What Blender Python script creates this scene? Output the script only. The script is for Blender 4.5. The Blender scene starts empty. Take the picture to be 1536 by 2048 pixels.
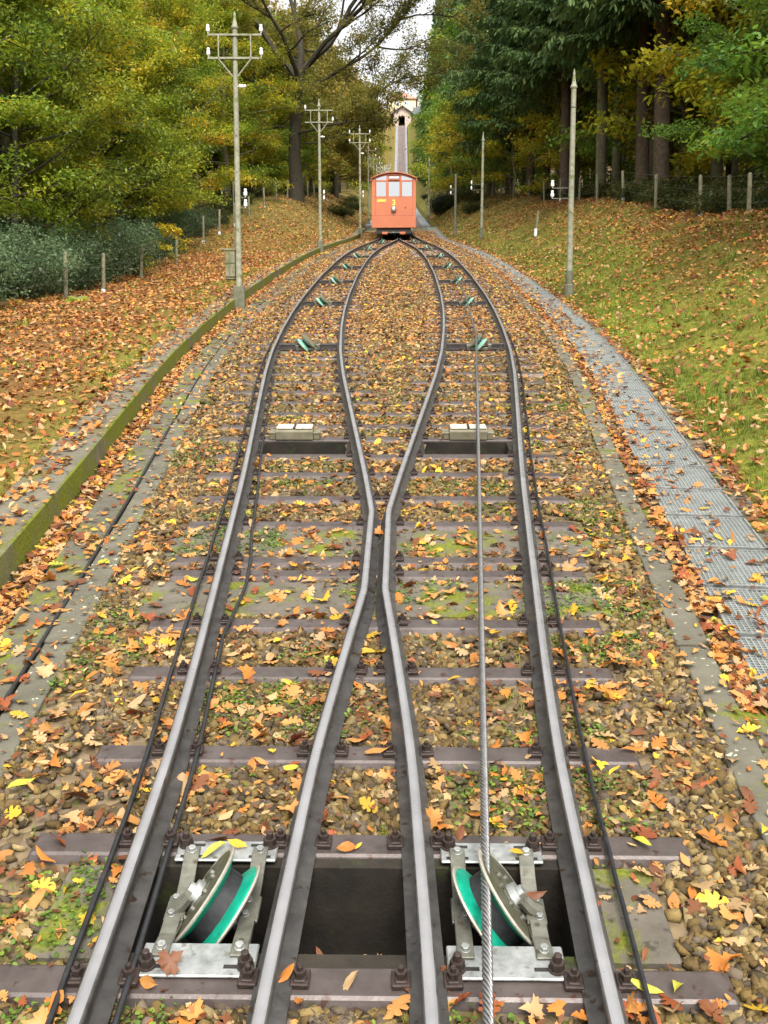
import bpy, bmesh, math, random
import numpy as np
from mathutils import Vector, Matrix
random.seed(7)
RNG = np.random.default_rng(11)
SC = bpy.context.scene
COL = SC.collection
R = math.radians

# ------------------------------------------------------------------ layout of the line
_Y = np.arange(-40.0, 560.0, 0.25)
_S = np.interp(_Y, [-40, 100, 330, 350, 410, 440, 520, 560], [.2474, .2474, .31, .5, .6, .3, .05, .02])
_Z = np.concatenate([[0], np.cumsum((_S[1:] + _S[:-1]) * .5 * .25)])
_Z -= np.interp(0.0, _Y, _Z)
def Zr(y): return np.interp(y, _Y, _Z)
def slope(y): return np.interp(y, _Y, _S)
_half = [(-10, .25), (1.6, .25), (2.7, .255), (4.0, .30), (4.9, .37), (6.38, .50), (7.8, .625), (8.7, .715), (10.8, .93),
         (12.5, 1.10), (14.2, 1.24), (16.5, 1.37), (19, 1.47), (22, 1.54), (27.2, 1.58)]
_cd = np.array(_half + [(54.4 - d, v) for d, v in reversed(_half[:-1])])
_cy = (_cd[:, 0] - .17) / .979
_cv = _cd[:, 1]
def _smooth_c():
    ys = np.arange(-40, 120, .1)
    v = np.interp(ys, _cy, _cv)
    k = np.hanning(13); k /= k.sum()
    vp = np.concatenate([np.full(6, v[0]), v, np.full(6, v[-1])])
    return ys, np.convolve(vp, k, 'valid')
_CY, _CV = _smooth_c()
def c(y): return np.interp(y, _CY, _CV)
def YD(d): return (d - .17) / .979          # distance along the optical axis -> horizontal distance

def TF(u, y, h=0.0, yaw=0.0):
    """frame lying on the line: x lateral, y uphill, z normal to the track"""
    s = float(slope(y)); n = math.hypot(1, s); cs, sn = 1 / n, s / n
    m = Matrix(((1, 0, 0, u), (0, cs, -sn, y - h * sn), (0, sn, cs, float(Zr(y)) + h * cs), (0, 0, 0, 1)))
    return m @ Matrix.Rotation(yaw, 4, 'Z') if yaw else m
def P(u, y, h=0.0):
    s = slope(y); n = np.sqrt(1 + s * s)
    return np.stack([np.broadcast_to(u, np.shape(y)) * 1.0, y - h * s / n, Zr(y) + h / n], -1)

def sm(x):
    x = np.clip(x, 0, 1); return x * x * (3 - 2 * x)
def hterr(u, y):
    u = np.asarray(u, float); y = np.asarray(y, float)
    er = c(y) + 2.3; el = c(y) + 2.2
    wr = u - er
    Wr = np.maximum(np.interp(y, [50, 85], [8.2, 5.4]) - er, 1.0)
    tr = np.interp(y, [0, 20, 60, 330, 345, 420], [1.55, 1.6, 1.8, 2.0, 3.0, 3.0])
    hr = -.12 + (tr + .12) * (0.55 * sm(wr / Wr) + .45 * np.clip(wr / Wr, 0, 1)) + np.maximum(0, wr - Wr) * .05
    wl = -u - el
    Wl = np.maximum(np.interp(y, [50, 75], [8.4, 6.8]) - el, 1.0)
    tl = np.interp(y, [-5, 10, 24, 27, 36, 40, 44, 50, 60, 90, 330, 345, 420], [-.2, -.3, -.25, -.4, -.3, -.1, .3, .9, 1.85, 2.0, 2.0, 3.0, 3.0])
    hl = .0 + (tl - .0) * sm(wl / Wl) + np.maximum(0, wl - Wl) * .03
    h = np.where(u > 0, hr, hl)
    w = np.where(u > 0, wr, wl)
    amp = np.clip(w, 0, 1.0) * np.where(u > 0, 1.6, 1.0)
    nz = .05 * np.sin(u * 1.9 + 1.3 * np.sin(y * .8)) * np.sin(y * 1.3 + .5 * u) + .035 * np.sin(u * 3.7 + y * 2.9 + np.sin(y * 1.7)) + .03 * np.sin(u * 6.3 - y * 4.1) + .12 * np.sin(u * .35 + 1) * np.sin(y * .27) * np.clip(w / 4, 0, 1)
    return h + nz * amp
def zt(u, y): return float(Zr(y) + hterr(u, y))

# ------------------------------------------------------------------ mesh helpers
def link(o, parent=None):
    COL.objects.link(o)
    if parent is not None: o.parent = parent
    return o
def mesh_np(name, V, F, mat, col=None, smooth=False, parent=None, only_mesh=False):
    me = bpy.data.meshes.new(name)
    V = np.ascontiguousarray(V, np.float32); F = np.ascontiguousarray(F, np.int32)
    me.vertices.add(len(V)); me.vertices.foreach_set('co', V.ravel())
    me.loops.add(F.size); me.loops.foreach_set('vertex_index', F.ravel())
    me.polygons.add(len(F)); me.polygons.foreach_set('loop_start', np.arange(len(F), dtype=np.int32) * F.shape[1])
    if smooth: me.polygons.foreach_set('use_smooth', np.ones(len(F), bool))
    me.update(calc_edges=True)
    if col is not None:
        a = me.color_attributes.new('Col', 'FLOAT_COLOR', 'POINT')
        rgba = np.ones((len(V), 4), np.float32); rgba[:, :3] = col
        a.data.foreach_set('color', rgba.ravel())
    me.materials.append(mat)
    if only_mesh: return me
    return link(bpy.data.objects.new(name, me), parent)
def rot_euler(ax, ay, az):
    n = len(ax); z = np.zeros(n); o = np.ones(n)
    def m(a): return np.array(a).transpose(2, 0, 1)
    cx, sx, cy, sy, cz, sz = np.cos(ax), np.sin(ax), np.cos(ay), np.sin(ay), np.cos(az), np.sin(az)
    X = m([[o, z, z], [z, cx, -sx], [z, sx, cx]]); Ym = m([[cy, z, sy], [z, o, z], [-sy, z, cy]]); Zm = m([[cz, -sz, z], [sz, cz, z], [z, z, o]])
    return Zm @ Ym @ X
def instances(tv, tf, pos, rot, scale, cols=None, cvar=None):
    """template tv/tf copied by arrays -> V, F, C"""
    n = len(pos); tv = np.asarray(tv, float); tf = np.asarray(tf, int)
    scale = np.asarray(scale, float)
    sc = scale[:, None, None] if scale.ndim == 1 else scale[:, None, :]
    v = (tv[None] * sc) @ rot.transpose(0, 2, 1) + np.asarray(pos)[:, None, :]
    F = (tf[None] + (np.arange(n) * len(tv))[:, None, None]).reshape(-1, tf.shape[1])
    C = None
    if cols is not None: C = np.repeat(np.asarray(cols), len(tv), 0)
    return v.reshape(-1, 3), F, C
def merge(parts):
    Vs, Fs, Cs = [], [], []; o = 0
    for v, f, cc in parts:
        if len(v) == 0: continue
        Vs.append(v); Fs.append(f + o); Cs.append(cc); o += len(v)
    return np.concatenate(Vs), np.concatenate(Fs), (np.concatenate(Cs) if Cs[0] is not None else None)

class MB:
    """collects shapes and links them as one mesh"""
    def __init__(s): s.v = []; s.f = []; s.mi = []
    def add(s, vs, fs, mi=0, M=None):
        o = len(s.v)
        s.v += [(M @ Vector(p)) if M is not None else Vector(p) for p in vs]
        s.f += [tuple(i + o for i in f) for f in fs]; s.mi += [mi] * len(fs)
        return s
    def box(s, x0, x1, y0, y1, z0, z1, mi=0, M=None):
        return s.add([(x0, y0, z0), (x1, y0, z0), (x1, y1, z0), (x0, y1, z0), (x0, y0, z1), (x1, y0, z1), (x1, y1, z1), (x0, y1, z1)],
                     [(0, 3, 2, 1), (4, 5, 6, 7), (0, 1, 5, 4), (1, 2, 6, 5), (2, 3, 7, 6), (3, 0, 4, 7)], mi, M)
    def tube(s, pts, rad, n=8, mi=0, M=None, caps=True):
        pts = [Vector(p) for p in pts]
        rad = [rad] * len(pts) if isinstance(rad, (int, float)) else rad
        vs, fs = [], []
        ref = None
        for i, p in enumerate(pts):
            t = (pts[min(i + 1, len(pts) - 1)] - pts[max(i - 1, 0)]).normalized()
            if ref is None: ref = t.orthogonal().normalized()
            ref = (ref - t * ref.dot(t)).normalized()
            b = t.cross(ref)
            for k in range(n):
                a = 2 * math.pi * k / n
                vs.append(p + (ref * math.cos(a) + b * math.sin(a)) * rad[i])
        for i in range(len(pts) - 1):
            for k in range(n):
                fs.append((i * n + k, i * n + (k + 1) % n, (i + 1) * n + (k + 1) % n, (i + 1) * n + k))
        if caps:
            fs.append(tuple(reversed(range(n)))); fs.append(tuple(range((len(pts) - 1) * n, len(pts) * n)))
        return s.add(vs, fs, mi, M)
    def lathe(s, prof, n=24, mi=0, M=None):
        """prof: (radius, z) pairs turned about z, closed at the axis by caps"""
        vs, fs = [], []
        for r, z in prof:
            for k in range(n):
                a = 2 * math.pi * k / n; vs.append((r * math.cos(a), r * math.sin(a), z))
        for i in range(len(prof) - 1):
            for k in range(n):
                fs.append((i * n + k, i * n + (k + 1) % n, (i + 1) * n + (k + 1) % n, (i + 1) * n + k))
        fs.append(tuple(reversed(range(n)))); fs.append(tuple(range((len(prof) - 1) * n, len(prof) * n)))
        return s.add(vs, fs, mi, M)
    def prism(s, poly, axis, a0, a1, mi=0, M=None):
        """poly (p,q) extruded along axis from a0 to a1"""
        def mk(p, q, a): return {'x': (a, p, q), 'y': (p, a, q), 'z': (p, q, a)}[axis]
        n = len(poly)
        vs = [mk(p, q, a0) for p, q in poly] + [mk(p, q, a1) for p, q in poly]
        fs = [tuple(range(n)), tuple(reversed(range(n, 2 * n)))] + [(i, i + n, (i + 1) % n + n, (i + 1) % n) for i in range(n)]
        return s.add(vs, fs, mi, M)
    def hexnut(s, x, y, z, r, hgt, mi=0, M=None):
        pr = [(r * math.cos(k * math.pi / 3), r * math.sin(k * math.pi / 3)) for k in range(6)]
        return s.prism([(x + a, y + b) for a, b in pr], 'z', z, z + hgt, mi, M)
    def build(s, name, mats, parent=None, bevel=0, smooth=False, M=None, seg=1, auto=None):
        me = bpy.data.meshes.new(name)
        me.from_pydata([tuple(p) for p in s.v], [], s.f)
        mats = mats if isinstance(mats, (list, tuple)) else [mats]
        for m in mats: me.materials.append(m)
        me.polygons.foreach_set('material_index', s.mi)
        bm = bmesh.new(); bm.from_mesh(me)
        bmesh.ops.recalc_face_normals(bm, faces=bm.faces)
        if bevel:
            es = [e for e in bm.edges if len(e.link_faces) == 2 and e.calc_face_angle(0) > .5]
            bmesh.ops.bevel(bm, geom=es, offset=bevel, segments=seg, affect='EDGES', clamp_overlap=True)
        if smooth:
            for f in bm.faces: f.smooth = True
            for e in bm.edges:
                if len(e.link_faces) == 2 and e.calc_face_angle(0) > (auto or .7): e.smooth = False
        bm.to_mesh(me); bm.free()
        o = link(bpy.data.objects.new(name, me), parent)
        if M is not None: o.matrix_world = M
        return o

def tag(o, label=None, cat=None, group=None, kind=None):
    if label: o['label'] = label
    if cat: o['category'] = cat
    if group: o['group'] = group
    if kind: o['kind'] = kind
    return o
def empty(name, M=None):
    o = bpy.data.objects.new(name, None); o.empty_display_size = .2
    COL.objects.link(o)
    if M is not None: o.matrix_world = M
    return o
def copy_tree(o, parent=None):
    k = o.copy(); COL.objects.link(k)
    if parent is not None: k.parent = parent
    for ch in KIDS(o): copy_tree(ch, k)
    return k
def KIDS(o): return [x for x in bpy.data.objects if x.parent is o] if len(bpy.data.objects) < 400 else list(o.children)

# ------------------------------------------------------------------ materials
def nodes_of(name):
    m = bpy.data.materials.new(name); m.use_nodes = True
    nt = m.node_tree; b = nt.nodes['Principled BSDF']
    return m, nt, b
def N(nt, t, **kw):
    n = nt.nodes.new(t)
    for k, v in kw.items(): setattr(n, k, v)
    return n
def noise(nt, scale, detail=5, rough=.6, dist=0, vec=None):
    n = N(nt, 'ShaderNodeTexNoise'); n.inputs['Scale'].default_value = scale; n.inputs['Detail'].default_value = detail
    n.inputs['Roughness'].default_value = rough; n.inputs['Distortion'].default_value = dist
    if vec is not None: nt.links.new(vec, n.inputs['Vector'])
    return n
def ramp(nt, fac, stops):
    r = N(nt, 'ShaderNodeValToRGB'); e = r.color_ramp.elements
    while len(e) < len(stops): e.new(.5)
    for i, (p, cc) in enumerate(stops):
        e[i].position = p; e[i].color = (*cc, 1) if len(cc) == 3 else cc
    nt.links.new(fac, r.inputs[0]); return r
def mixc(nt, fac, a, b):
    m = N(nt, 'ShaderNodeMix', data_type='RGBA')
    nt.links.new(fac, m.inputs[0])
    for i, x in ((6, a), (7, b)):
        if hasattr(x, 'is_output'): nt.links.new(x, m.inputs[i])
        else: m.inputs[i].default_value = (*x, 1)
    return m.outputs[2]
def mat(name, c1, c2, scale=4, rough=.8, bump=0., bscale=40, metal=0., spec=.4, moss=None, moss_lo=.52, moss_hi=.62, moss_scale=2.2,
        spots=None, spot_scale=30, spot_lo=.62, spot_hi=.68, rvar=0., obj=False):
    m, nt, b = nodes_of(name)
    if obj: pos = N(nt, 'ShaderNodeTexCoord').outputs['Object']
    else: pos = N(nt, 'ShaderNodeNewGeometry').outputs['Position']
    n1 = noise(nt, scale, 6, .65, 0, pos)
    col = ramp(nt, n1.outputs[0], [(.32, c1), (.68, c2)]).outputs[0]
    if spots:
        n3 = noise(nt, spot_scale, 3, .5, 0, pos)
        f = ramp(nt, n3.outputs[0], [(spot_lo, (0, 0, 0)), (spot_hi, (1, 1, 1))]).outputs[0]
        col = mixc(nt, f, col, spots)
    if moss:
        n2 = noise(nt, moss_scale, 8, .7, .3, pos)
        f = ramp(nt, n2.outputs[0], [(moss_lo, (0, 0, 0)), (moss_hi, (1, 1, 1))]).outputs[0]
        n4 = noise(nt, 60, 3, .6, 0, pos)
        mc = ramp(nt, n4.outputs[0], [(.3, tuple(x * .5 for x in moss)), (.7, moss)]).outputs[0]
        col = mixc(nt, f, col, mc)
    nt.links.new(col, b.inputs['Base Color'])
    b.inputs['Roughness'].default_value = rough; b.inputs['Metallic'].default_value = metal
    b.inputs['Specular IOR Level'].default_value = spec
    if rvar:
        rr = ramp(nt, noise(nt, scale * 3, 5, .6, 0, pos).outputs[0], [(.3, (max(.05, rough - rvar),) * 3), (.7, (min(1, rough + rvar),) * 3)])
        nt.links.new(rr.outputs[0], b.inputs['Roughness'])
    if bump:
        bn = N(nt, 'ShaderNodeBump'); bn.inputs['Strength'].default_value = 1; bn.inputs['Distance'].default_value = bump
        nt.links.new(noise(nt, bscale, 6, .65, 0, pos).outputs[0], bn.inputs['Height']); nt.links.new(bn.outputs[0], b.inputs['Normal'])
    return m
def attr_mat(name, rough=.7, transl=0., hue=0., val=0., spec=.3, bump=0., bscale=60):
    m, nt, b = nodes_of(name)
    a = N(nt, 'ShaderNodeAttribute', attribute_name='Col'); col = a.outputs['Color']
    if hue or val:
        oi = N(nt, 'ShaderNodeObjectInfo'); hs = N(nt, 'ShaderNodeHueSaturation')
        mr = N(nt, 'ShaderNodeMapRange'); mr.inputs[3].default_value = .5 - hue; mr.inputs[4].default_value = .5 + hue
        nt.links.new(oi.outputs['Random'], mr.inputs[0]); nt.links.new(mr.outputs[0], hs.inputs['Hue'])
        ml = N(nt, 'ShaderNodeMath', operation='MULTIPLY'); ml.inputs[1].default_value = 7.31; nt.links.new(oi.outputs['Random'], ml.inputs[0])
        fr = N(nt, 'ShaderNodeMath', operation='FRACT'); nt.links.new(ml.outputs[0], fr.inputs[0])
        m2 = N(nt, 'ShaderNodeMapRange'); m2.inputs[3].default_value = 1 - val; m2.inputs[4].default_value = 1 + val
        nt.links.new(fr.outputs[0], m2.inputs[0]); nt.links.new(m2.outputs[0], hs.inputs['Value'])
        nt.links.new(col, hs.inputs['Color']); col = hs.outputs[0]
    nt.links.new(col, b.inputs['Base Color'])
    b.inputs['Roughness'].default_value = rough; b.inputs['Specular IOR Level'].default_value = spec
    if bump:
        bn = N(nt, 'ShaderNodeBump'); bn.inputs['Distance'].default_value = bump
        pos = N(nt, 'ShaderNodeNewGeometry').outputs['Position']
        nt.links.new(noise(nt, bscale, 5, .65, 0, pos).outputs[0], bn.inputs['Height']); nt.links.new(bn.outputs[0], b.inputs['Normal'])
    if transl:
        tr = N(nt, 'ShaderNodeBsdfTranslucent'); nt.links.new(col, tr.inputs[0])
        mx = N(nt, 'ShaderNodeMixShader'); mx.inputs[0].default_value = transl
        nt.links.new(b.outputs[0], mx.inputs[1]); nt.links.new(tr.outputs[0], mx.inputs[2])
        nt.links.new(mx.outputs[0], nt.nodes['Material Output'].inputs[0])
    return m

MOSS = (.17, .19, .012)
M = dict(
    rail_head=mat('rail_head_steel', (.34, .33, .335), (.44, .43, .435), 4, .34, .0002, 150, .6, .6, rvar=.10),
    rail_foot=mat('rail_foot_steel', (.085, .08, .077), (.155, .148, .142), 12, .45, .001, 120, .45, .5, rvar=.1, spots=(.07, .045, .03), spot_scale=16),
    rail_web=mat('rail_web_rust', (.045, .038, .035), (.10, .088, .083), 14, .5, .0015, 120, .3, .45, spots=(.06, .035, .022), spot_scale=20),
    sleeper=mat('sleeper_rusty_steel', (.068, .052, .046), (.122, .098, .089), 7, .38, .001, 90, .3, .5, rvar=.10, spots=(.06, .03, .02), spot_scale=18),
    bolt=mat('bolt_dark_iron', (.028, .02, .017), (.07, .048, .04), 60, .6, .001, 200, .3, .4),
    galv=mat('galvanised_plate', (.25, .262, .25), (.50, .51, .485), 16, .42, .0004, 120, .55, .5, rvar=.12, spots=(.17, .15, .115), spot_scale=26, spot_lo=.6, spot_hi=.75),
    galvdark=mat('weathered_zinc', (.12, .118, .092), (.23, .225, .18), 14, .5, .0005, 120, .5, .5, rvar=.12, spots=(.085, .06, .04), spot_scale=24, spot_lo=.62, spot_hi=.76),
    disc=mat('pulley_disc_olive', (.05, .048, .029), (.11, .106, .064), 16, .55, .0004, 100, .1, .5, rvar=.1),
    rim=mat('worn_rim', (.42, .38, .30), (.56, .52, .43), 40, .45, 0, 40, .5, .5),
    green=mat('green_liner', (0., .24, .15), (.01, .36, .23), 20, .45, 0, 40, 0, .4, spots=(.03, .09, .06), spot_scale=22, spot_lo=.62, spot_hi=.8),
    palegreen=mat('pale_green_liner', (.12, .36, .27), (.3, .5, .4), 14, .5, 0, 40, 0, .4),
    rubber=mat('black_rubber', (.012, .012, .013), (.03, .03, .032), 30, .55, .0005, 90),
    cable=mat('black_cable', (.014, .014, .015), (.032, .032, .033), 20, .45),
    rope=mat('steel_rope', (.24, .235, .23), (.42, .41, .40), 40, .36, 0, 40, .8, .5, rvar=.1),
    ropefar=mat('steel_rope_far', (.13, .125, .12), (.2, .19, .18), 30, .45, .003, 90, .6, .5),
    conc=mat('weathered_concrete', (.075, .068, .048), (.135, .122, .088), 5, .88, .004, 50, moss=MOSS, moss_lo=.50, moss_hi=.60, moss_scale=2.6, spots=(.07, .062, .045), spot_scale=12),
    concdark=mat('dark_concrete', (.085, .072, .055), (.15, .13, .10), 5, .85, .004, 60, moss=MOSS, moss_lo=.50, moss_hi=.60, moss_scale=3, spots=(.05, .042, .03), spot_scale=14),
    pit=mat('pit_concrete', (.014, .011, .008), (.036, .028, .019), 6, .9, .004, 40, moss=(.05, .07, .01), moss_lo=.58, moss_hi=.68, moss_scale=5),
    stone=mat('kerb_stone', (.085, .079, .056), (.145, .132, .096), 4, .9, .006, 40, moss=MOSS, moss_lo=.57, moss_hi=.66, moss_scale=3, spots=(.42, .42, .30), spot_scale=22, spot_lo=.66, spot_hi=.70),
    walltop=mat('wall_top_concrete', (.10, .09, .062), (.18, .16, .115), 4, .92, .008, 35, moss=(.15, .155, .02), moss_lo=.54, moss_hi=.64, moss_scale=2.2),
    wallc=mat('mossy_wall', (.12, .105, .07), (.20, .18, .125), 4, .92, .008, 35, moss=(.20, .23, .012), moss_lo=.36, moss_hi=.52, moss_scale=1.6),
    grate=mat('grating_zinc', (.30, .32, .30), (.42, .44, .415), 6, .5, 0, 40, .4, .5),
    wood=mat('weathered_pole', (.19, .19, .125), (.33, .32, .235), 9, .85, .002, 60, moss=(.17, .19, .06), moss_lo=.55, moss_hi=.66, moss_scale=4),
    poledark=mat('pole_socket', (.09, .09, .055), (.17, .165, .11), 8, .9, .004, 50),
    post=mat('fence_post_wood', (.13, .12, .07), (.25, .235, .15), 10, .9, .002, 60, moss=(.15, .17, .05), moss_lo=.55, moss_hi=.65, moss_scale=5),
    white=mat('white_concrete_foot', (.55, .56, .56), (.75, .76, .76), 10, .8),
    ceramic=mat('white_ceramic', (.78, .78, .75), (.88, .88, .86), 10, .22, 0, 40, 0, .6),
    wire=mat('fence_wire', (.10, .10, .09), (.18, .18, .16), 10, .5, 0, 40, .5),
    carred=mat('faded_orange_red_paint', (.43, .112, .038), (.50, .142, .05), 1.4, .42, .0, 40, 0, .5, rvar=.08),
    cardark=mat('car_trim_dark', (.20, .045, .025), (.28, .065, .035), 4, .5),
    under=mat('undercarriage', (.015, .013, .012), (.035, .03, .027), 9, .7),
    beige=mat('beige_metal', (.12, .105, .065), (.21, .185, .12), 9, .6, .001, 60, moss=(.2, .18, .09), moss_lo=.58, moss_hi=.68, moss_scale=8),
    beigetop=mat('pale_cover', (.46, .43, .33), (.62, .58, .46), 14, .55, .001, 60, spots=(.35, .30, .2), spot_scale=30),
    yellow=mat('yellow_letters', (.85, .55, .05), (.92, .65, .10), 10, .5),
    lampglass=mat('headlamp', (.55, .53, .48), (.75, .72, .66), 30, .12, 0, 40, .6, .6),
    barko=mat('oak_bark', (.022, .018, .012), (.065, .054, .034), 9, .95, .02, 14, moss=(.07, .085, .025), moss_lo=.56, moss_hi=.68, moss_scale=2),
    barks=mat('spruce_bark', (.055, .038, .024), (.14, .10, .066), 8, .95, .015, 16, moss=(.08, .085, .03), moss_lo=.55, moss_hi=.7, moss_scale=1.2),
    barkm=mat('mossy_bark', (.09, .08, .045), (.19, .17, .10), 8, .95, .012, 20, moss=(.13, .14, .05), moss_lo=.5, moss_hi=.65, moss_scale=1.6),
    leaf=attr_mat('fallen_leaf_skin', .5, .15, 0, 0, .35),
    litter=attr_mat('leaf_litter_skin', .6, .15, 0, 0, .3),
    stones=attr_mat('ballast_stone', .95, 0, 0, 0, .12, .006, 90),
    grass=attr_mat('grass_blade', .6, .3, 0, 0, .3),
    foliage=attr_mat('foliage', .5, .5, .012, .14, .4),
    needles=attr_mat('needles', .65, .25, .01, .15, .2),
)
# ------------------------------------------------------------------ setting: ground, ballast, kerbs, wall
def grassy(u, y):
    u = np.asarray(u, float); y = np.asarray(y, float)
    w = np.where(u > 0, u - c(y) - 2.3, -u - c(y) - 2.2)
    nz = np.sin(u * 1.7 + 2 * np.sin(y * .6)) * np.sin(y * 1.1 + u * .4) * .5 + .35 * np.sin(u * 3.9 + y * 2.1) * np.sin(y * 2.7 - u)
    gr = np.interp(w, [0, 1.2, 2.6, 4.2, 6], [.95, .85, .5, .2, .1]) + .3 * nz
    gr = np.where(y > 30, np.maximum(gr, np.interp(w, [0, 4.0, 6], [.75, .45, .15]) + .2 * nz), gr)
    gl = np.interp(w, [0, .5, 1.2, 4, 6], [.75, .45, .16, .12, .3]) + .22 * nz
    gl = np.where(y > 38, np.interp(w, [0, 3, 6], [.42, .36, .42]) + .25 * nz, gl)
    return np.clip(np.where(u > 0, gr, gl), 0, 1)

def build_ground():
    Ys = np.concatenate([np.arange(-14, 30, .3), np.arange(30, 90, .6), np.arange(90, 330, 4), np.arange(330, 440, 2), np.arange(440, 560, 8)])
    W = np.concatenate([np.arange(0, 8, .25), np.arange(8, 20, 1), np.arange(20, 60, 4), [60, 75, 95, 120, 160, 220]])
    cols = []
    for w in W[::-1]: cols.append((-(c(Ys) + 2.2) - w, 0))
    cols.append((-(c(Ys) + 2.1), 1)); cols.append((c(Ys) + 2.2, 1))
    for w in W: cols.append((c(Ys) + 2.3 + w, 0))
    V = np.zeros((len(cols), len(Ys), 3)); C = np.zeros((len(cols), len(Ys), 3))
    soil = np.array([.18, .085, .033]); grs = np.array([.18, .185, .026]); far = np.array([.165, .145, .045]); forest = np.array([.10, .066, .028])
    for i, (u, sunk) in enumerate(cols):
        h = np.full(len(Ys), -1.1) if sunk else hterr(u, Ys)
        V[i, :, 0] = u; V[i, :, 1] = Ys; V[i, :, 2] = Zr(Ys) + h
        g = grassy(u, Ys)[:, None]
        fa = np.clip((Ys - 35) / 40, 0, 1)[:, None]
        base = soil * (1 - .45 * fa) + far * .45 * fa
        cc = base * (1 - g) + (grs * (1 - .6 * fa) + far * .6 * fa) * g
        wv = np.where(u > 0, u - c(Ys) - 2.3, -u - c(Ys) - 2.2)
        k = np.clip((wv - 6.5) / 2.5, 0, 1)[:, None]
        C[i] = cc * (1 - k) + forest * k
    n = len(Ys); idx = np.arange(len(cols) * n).reshape(len(cols), n)
    F = np.stack([idx[:-1, :-1], idx[1:, :-1], idx[1:, 1:], idx[:-1, 1:]], -1).reshape(-1, 4)
    m, nt, b = nodes_of('forest_soil')
    a = N(nt, 'ShaderNodeAttribute', attribute_name='Col'); pos = N(nt, 'ShaderNodeNewGeometry').outputs['Position']
    f = ramp(nt, noise(nt, 9, 8, .75, .2, pos).outputs[0], [(.3, (.45, .45, .45)), (.7, (1.5, 1.5, 1.5))]).outputs[0]
    mm = N(nt, 'ShaderNodeMix', data_type='RGBA', blend_type='MULTIPLY'); mm.inputs[0].default_value = 1
    nt.links.new(a.outputs[0], mm.inputs[6]); nt.links.new(f, mm.inputs[7]); nt.links.new(mm.outputs[2], b.inputs['Base Color'])
    b.inputs['Roughness'].default_value = .95; b.inputs['Specular IOR Level'].default_value = .15
    bn = N(nt, 'ShaderNodeBump'); bn.inputs['Distance'].default_value = .04
    nt.links.new(noise(nt, 22, 6, .7, 0, pos).outputs[0], bn.inputs['Height']); nt.links.new(bn.outputs[0], b.inputs['Normal'])
    o = mesh_np('ground', V.reshape(-1, 3), F, m, C.reshape(-1, 3), True)
    o['kind'] = 'structure'

PIT0, PIT1 = YD(3.09), YD(3.49)               # the open pulley pit
PIT2, PIT3 = YD(9.07), YD(9.49)               # the two small pits further up
def in_pits(u, y, pad=0.):
    a = (np.abs(u) < .76 + pad) & (y > PIT0 - pad) & (y < PIT1 + pad)
    cc = c(y)
    b = (np.abs(np.abs(u) - cc) < .40 + pad) & (y > PIT2 - pad) & (y < PIT3 + pad)
    return a | b

def build_trackbed():
    Ys = np.unique(np.concatenate([np.arange(-3, 12, .1), np.arange(12, 60, .4), np.arange(60, 330, 3), np.arange(330, 412, 1.5), [PIT0, PIT1, PIT2, PIT3]]))
    cc = c(Ys)
    e = cc + 1.30
    # column lines follow the line of the rails so that the pit edges fall on them
    ks = [-e, -(e + .80) / 2, np.minimum(-.80 + 0 * e, -.80)]
    def cl(k): return k
    L = []
    near = Ys < 5
    def colu(fn): L.append(fn)
    o1 = np.where(Ys < 6, .76, cc + .40); i1 = np.where(Ys < 6, .55, np.maximum(cc - .40, .02))
    for s in (-1, 1):
        lines = [e, e * .5 + o1 * .5, o1, o1 * .75 + i1 * .25, o1 * .5 + i1 * .5, o1 * .25 + i1 * .75, i1, i1 * .5]
        L += [s * x for x in (lines if s < 0 else lines[::-1])]
        if s < 0: L.append(0 * e)
    U = np.stack(L)                                                        # columns x rows
    Yg = np.broadcast_to(Ys, U.shape)
    H = -.158 + .012 * np.sin(U * 9 + Yg * 4) * np.sin(Yg * 7)
    V = P(U.ravel(), Yg.ravel(), H.ravel())
    n = len(Ys); idx = np.arange(U.size).reshape(U.shape)
    F = np.stack([idx[:-1, :-1], idx[1:, :-1], idx[1:, 1:], idx[:-1, 1:]], -1)
    um = (U[:-1, :-1] + U[1:, :-1] + U[:-1, 1:] + U[1:, 1:]) / 4; ym = (Yg[:-1, :-1] + Yg[:-1, 1:]) / 2
    keep = ~in_pits(um, ym, -.005)
    m, nt, b = nodes_of('ballast_bed')
    pos = N(nt, 'ShaderNodeNewGeometry').outputs['Position']
    v = N(nt, 'ShaderNodeTexVoronoi'); v.inputs['Scale'].default_value = 17; nt.links.new(pos, v.inputs['Vector'])
    cr = ramp(nt, v.outputs['Color'], [(.0, (.07, .05, .03)), (.35, (.14, .10, .055)), (.65, (.20, .145, .08)), (1., (.13, .10, .08))]).outputs[0]
    f = ramp(nt, noise(nt, 1.8, 8, .7, .3, pos).outputs[0], [(.53, (0, 0, 0)), (.66, (1, 1, 1))]).outputs[0]
    cr = mixc(nt, f, cr, (.11, .125, .016))
    nt.links.new(cr, b.inputs['Base Color']); b.inputs['Roughness'].default_value = .92; b.inputs['Specular IOR Level'].default_value = .2
    bn = N(nt, 'ShaderNodeBump'); bn.inputs['Distance'].default_value = .03; bn.invert = True
    nt.links.new(v.outputs['Distance'], bn.inputs['Height']); nt.links.new(bn.outputs[0], b.inputs['Normal'])
    o = mesh_np('trackbed', V, F[keep].reshape(-1, 4), m, None, True)
    m2 = mat('far_trackbed', (.13, .098, .088), (.20, .155, .14), .6, .9, .02, 3)
    o.data.materials.append(m2); yf = V[F[keep].reshape(-1, 4)][:, :, 1].mean(1); o.data.polygons.foreach_set('material_index', (yf > 68).astype(np.int32))
    tag(o, 'brown ballast bed of the funicular line', None, None, 'structure')

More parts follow.
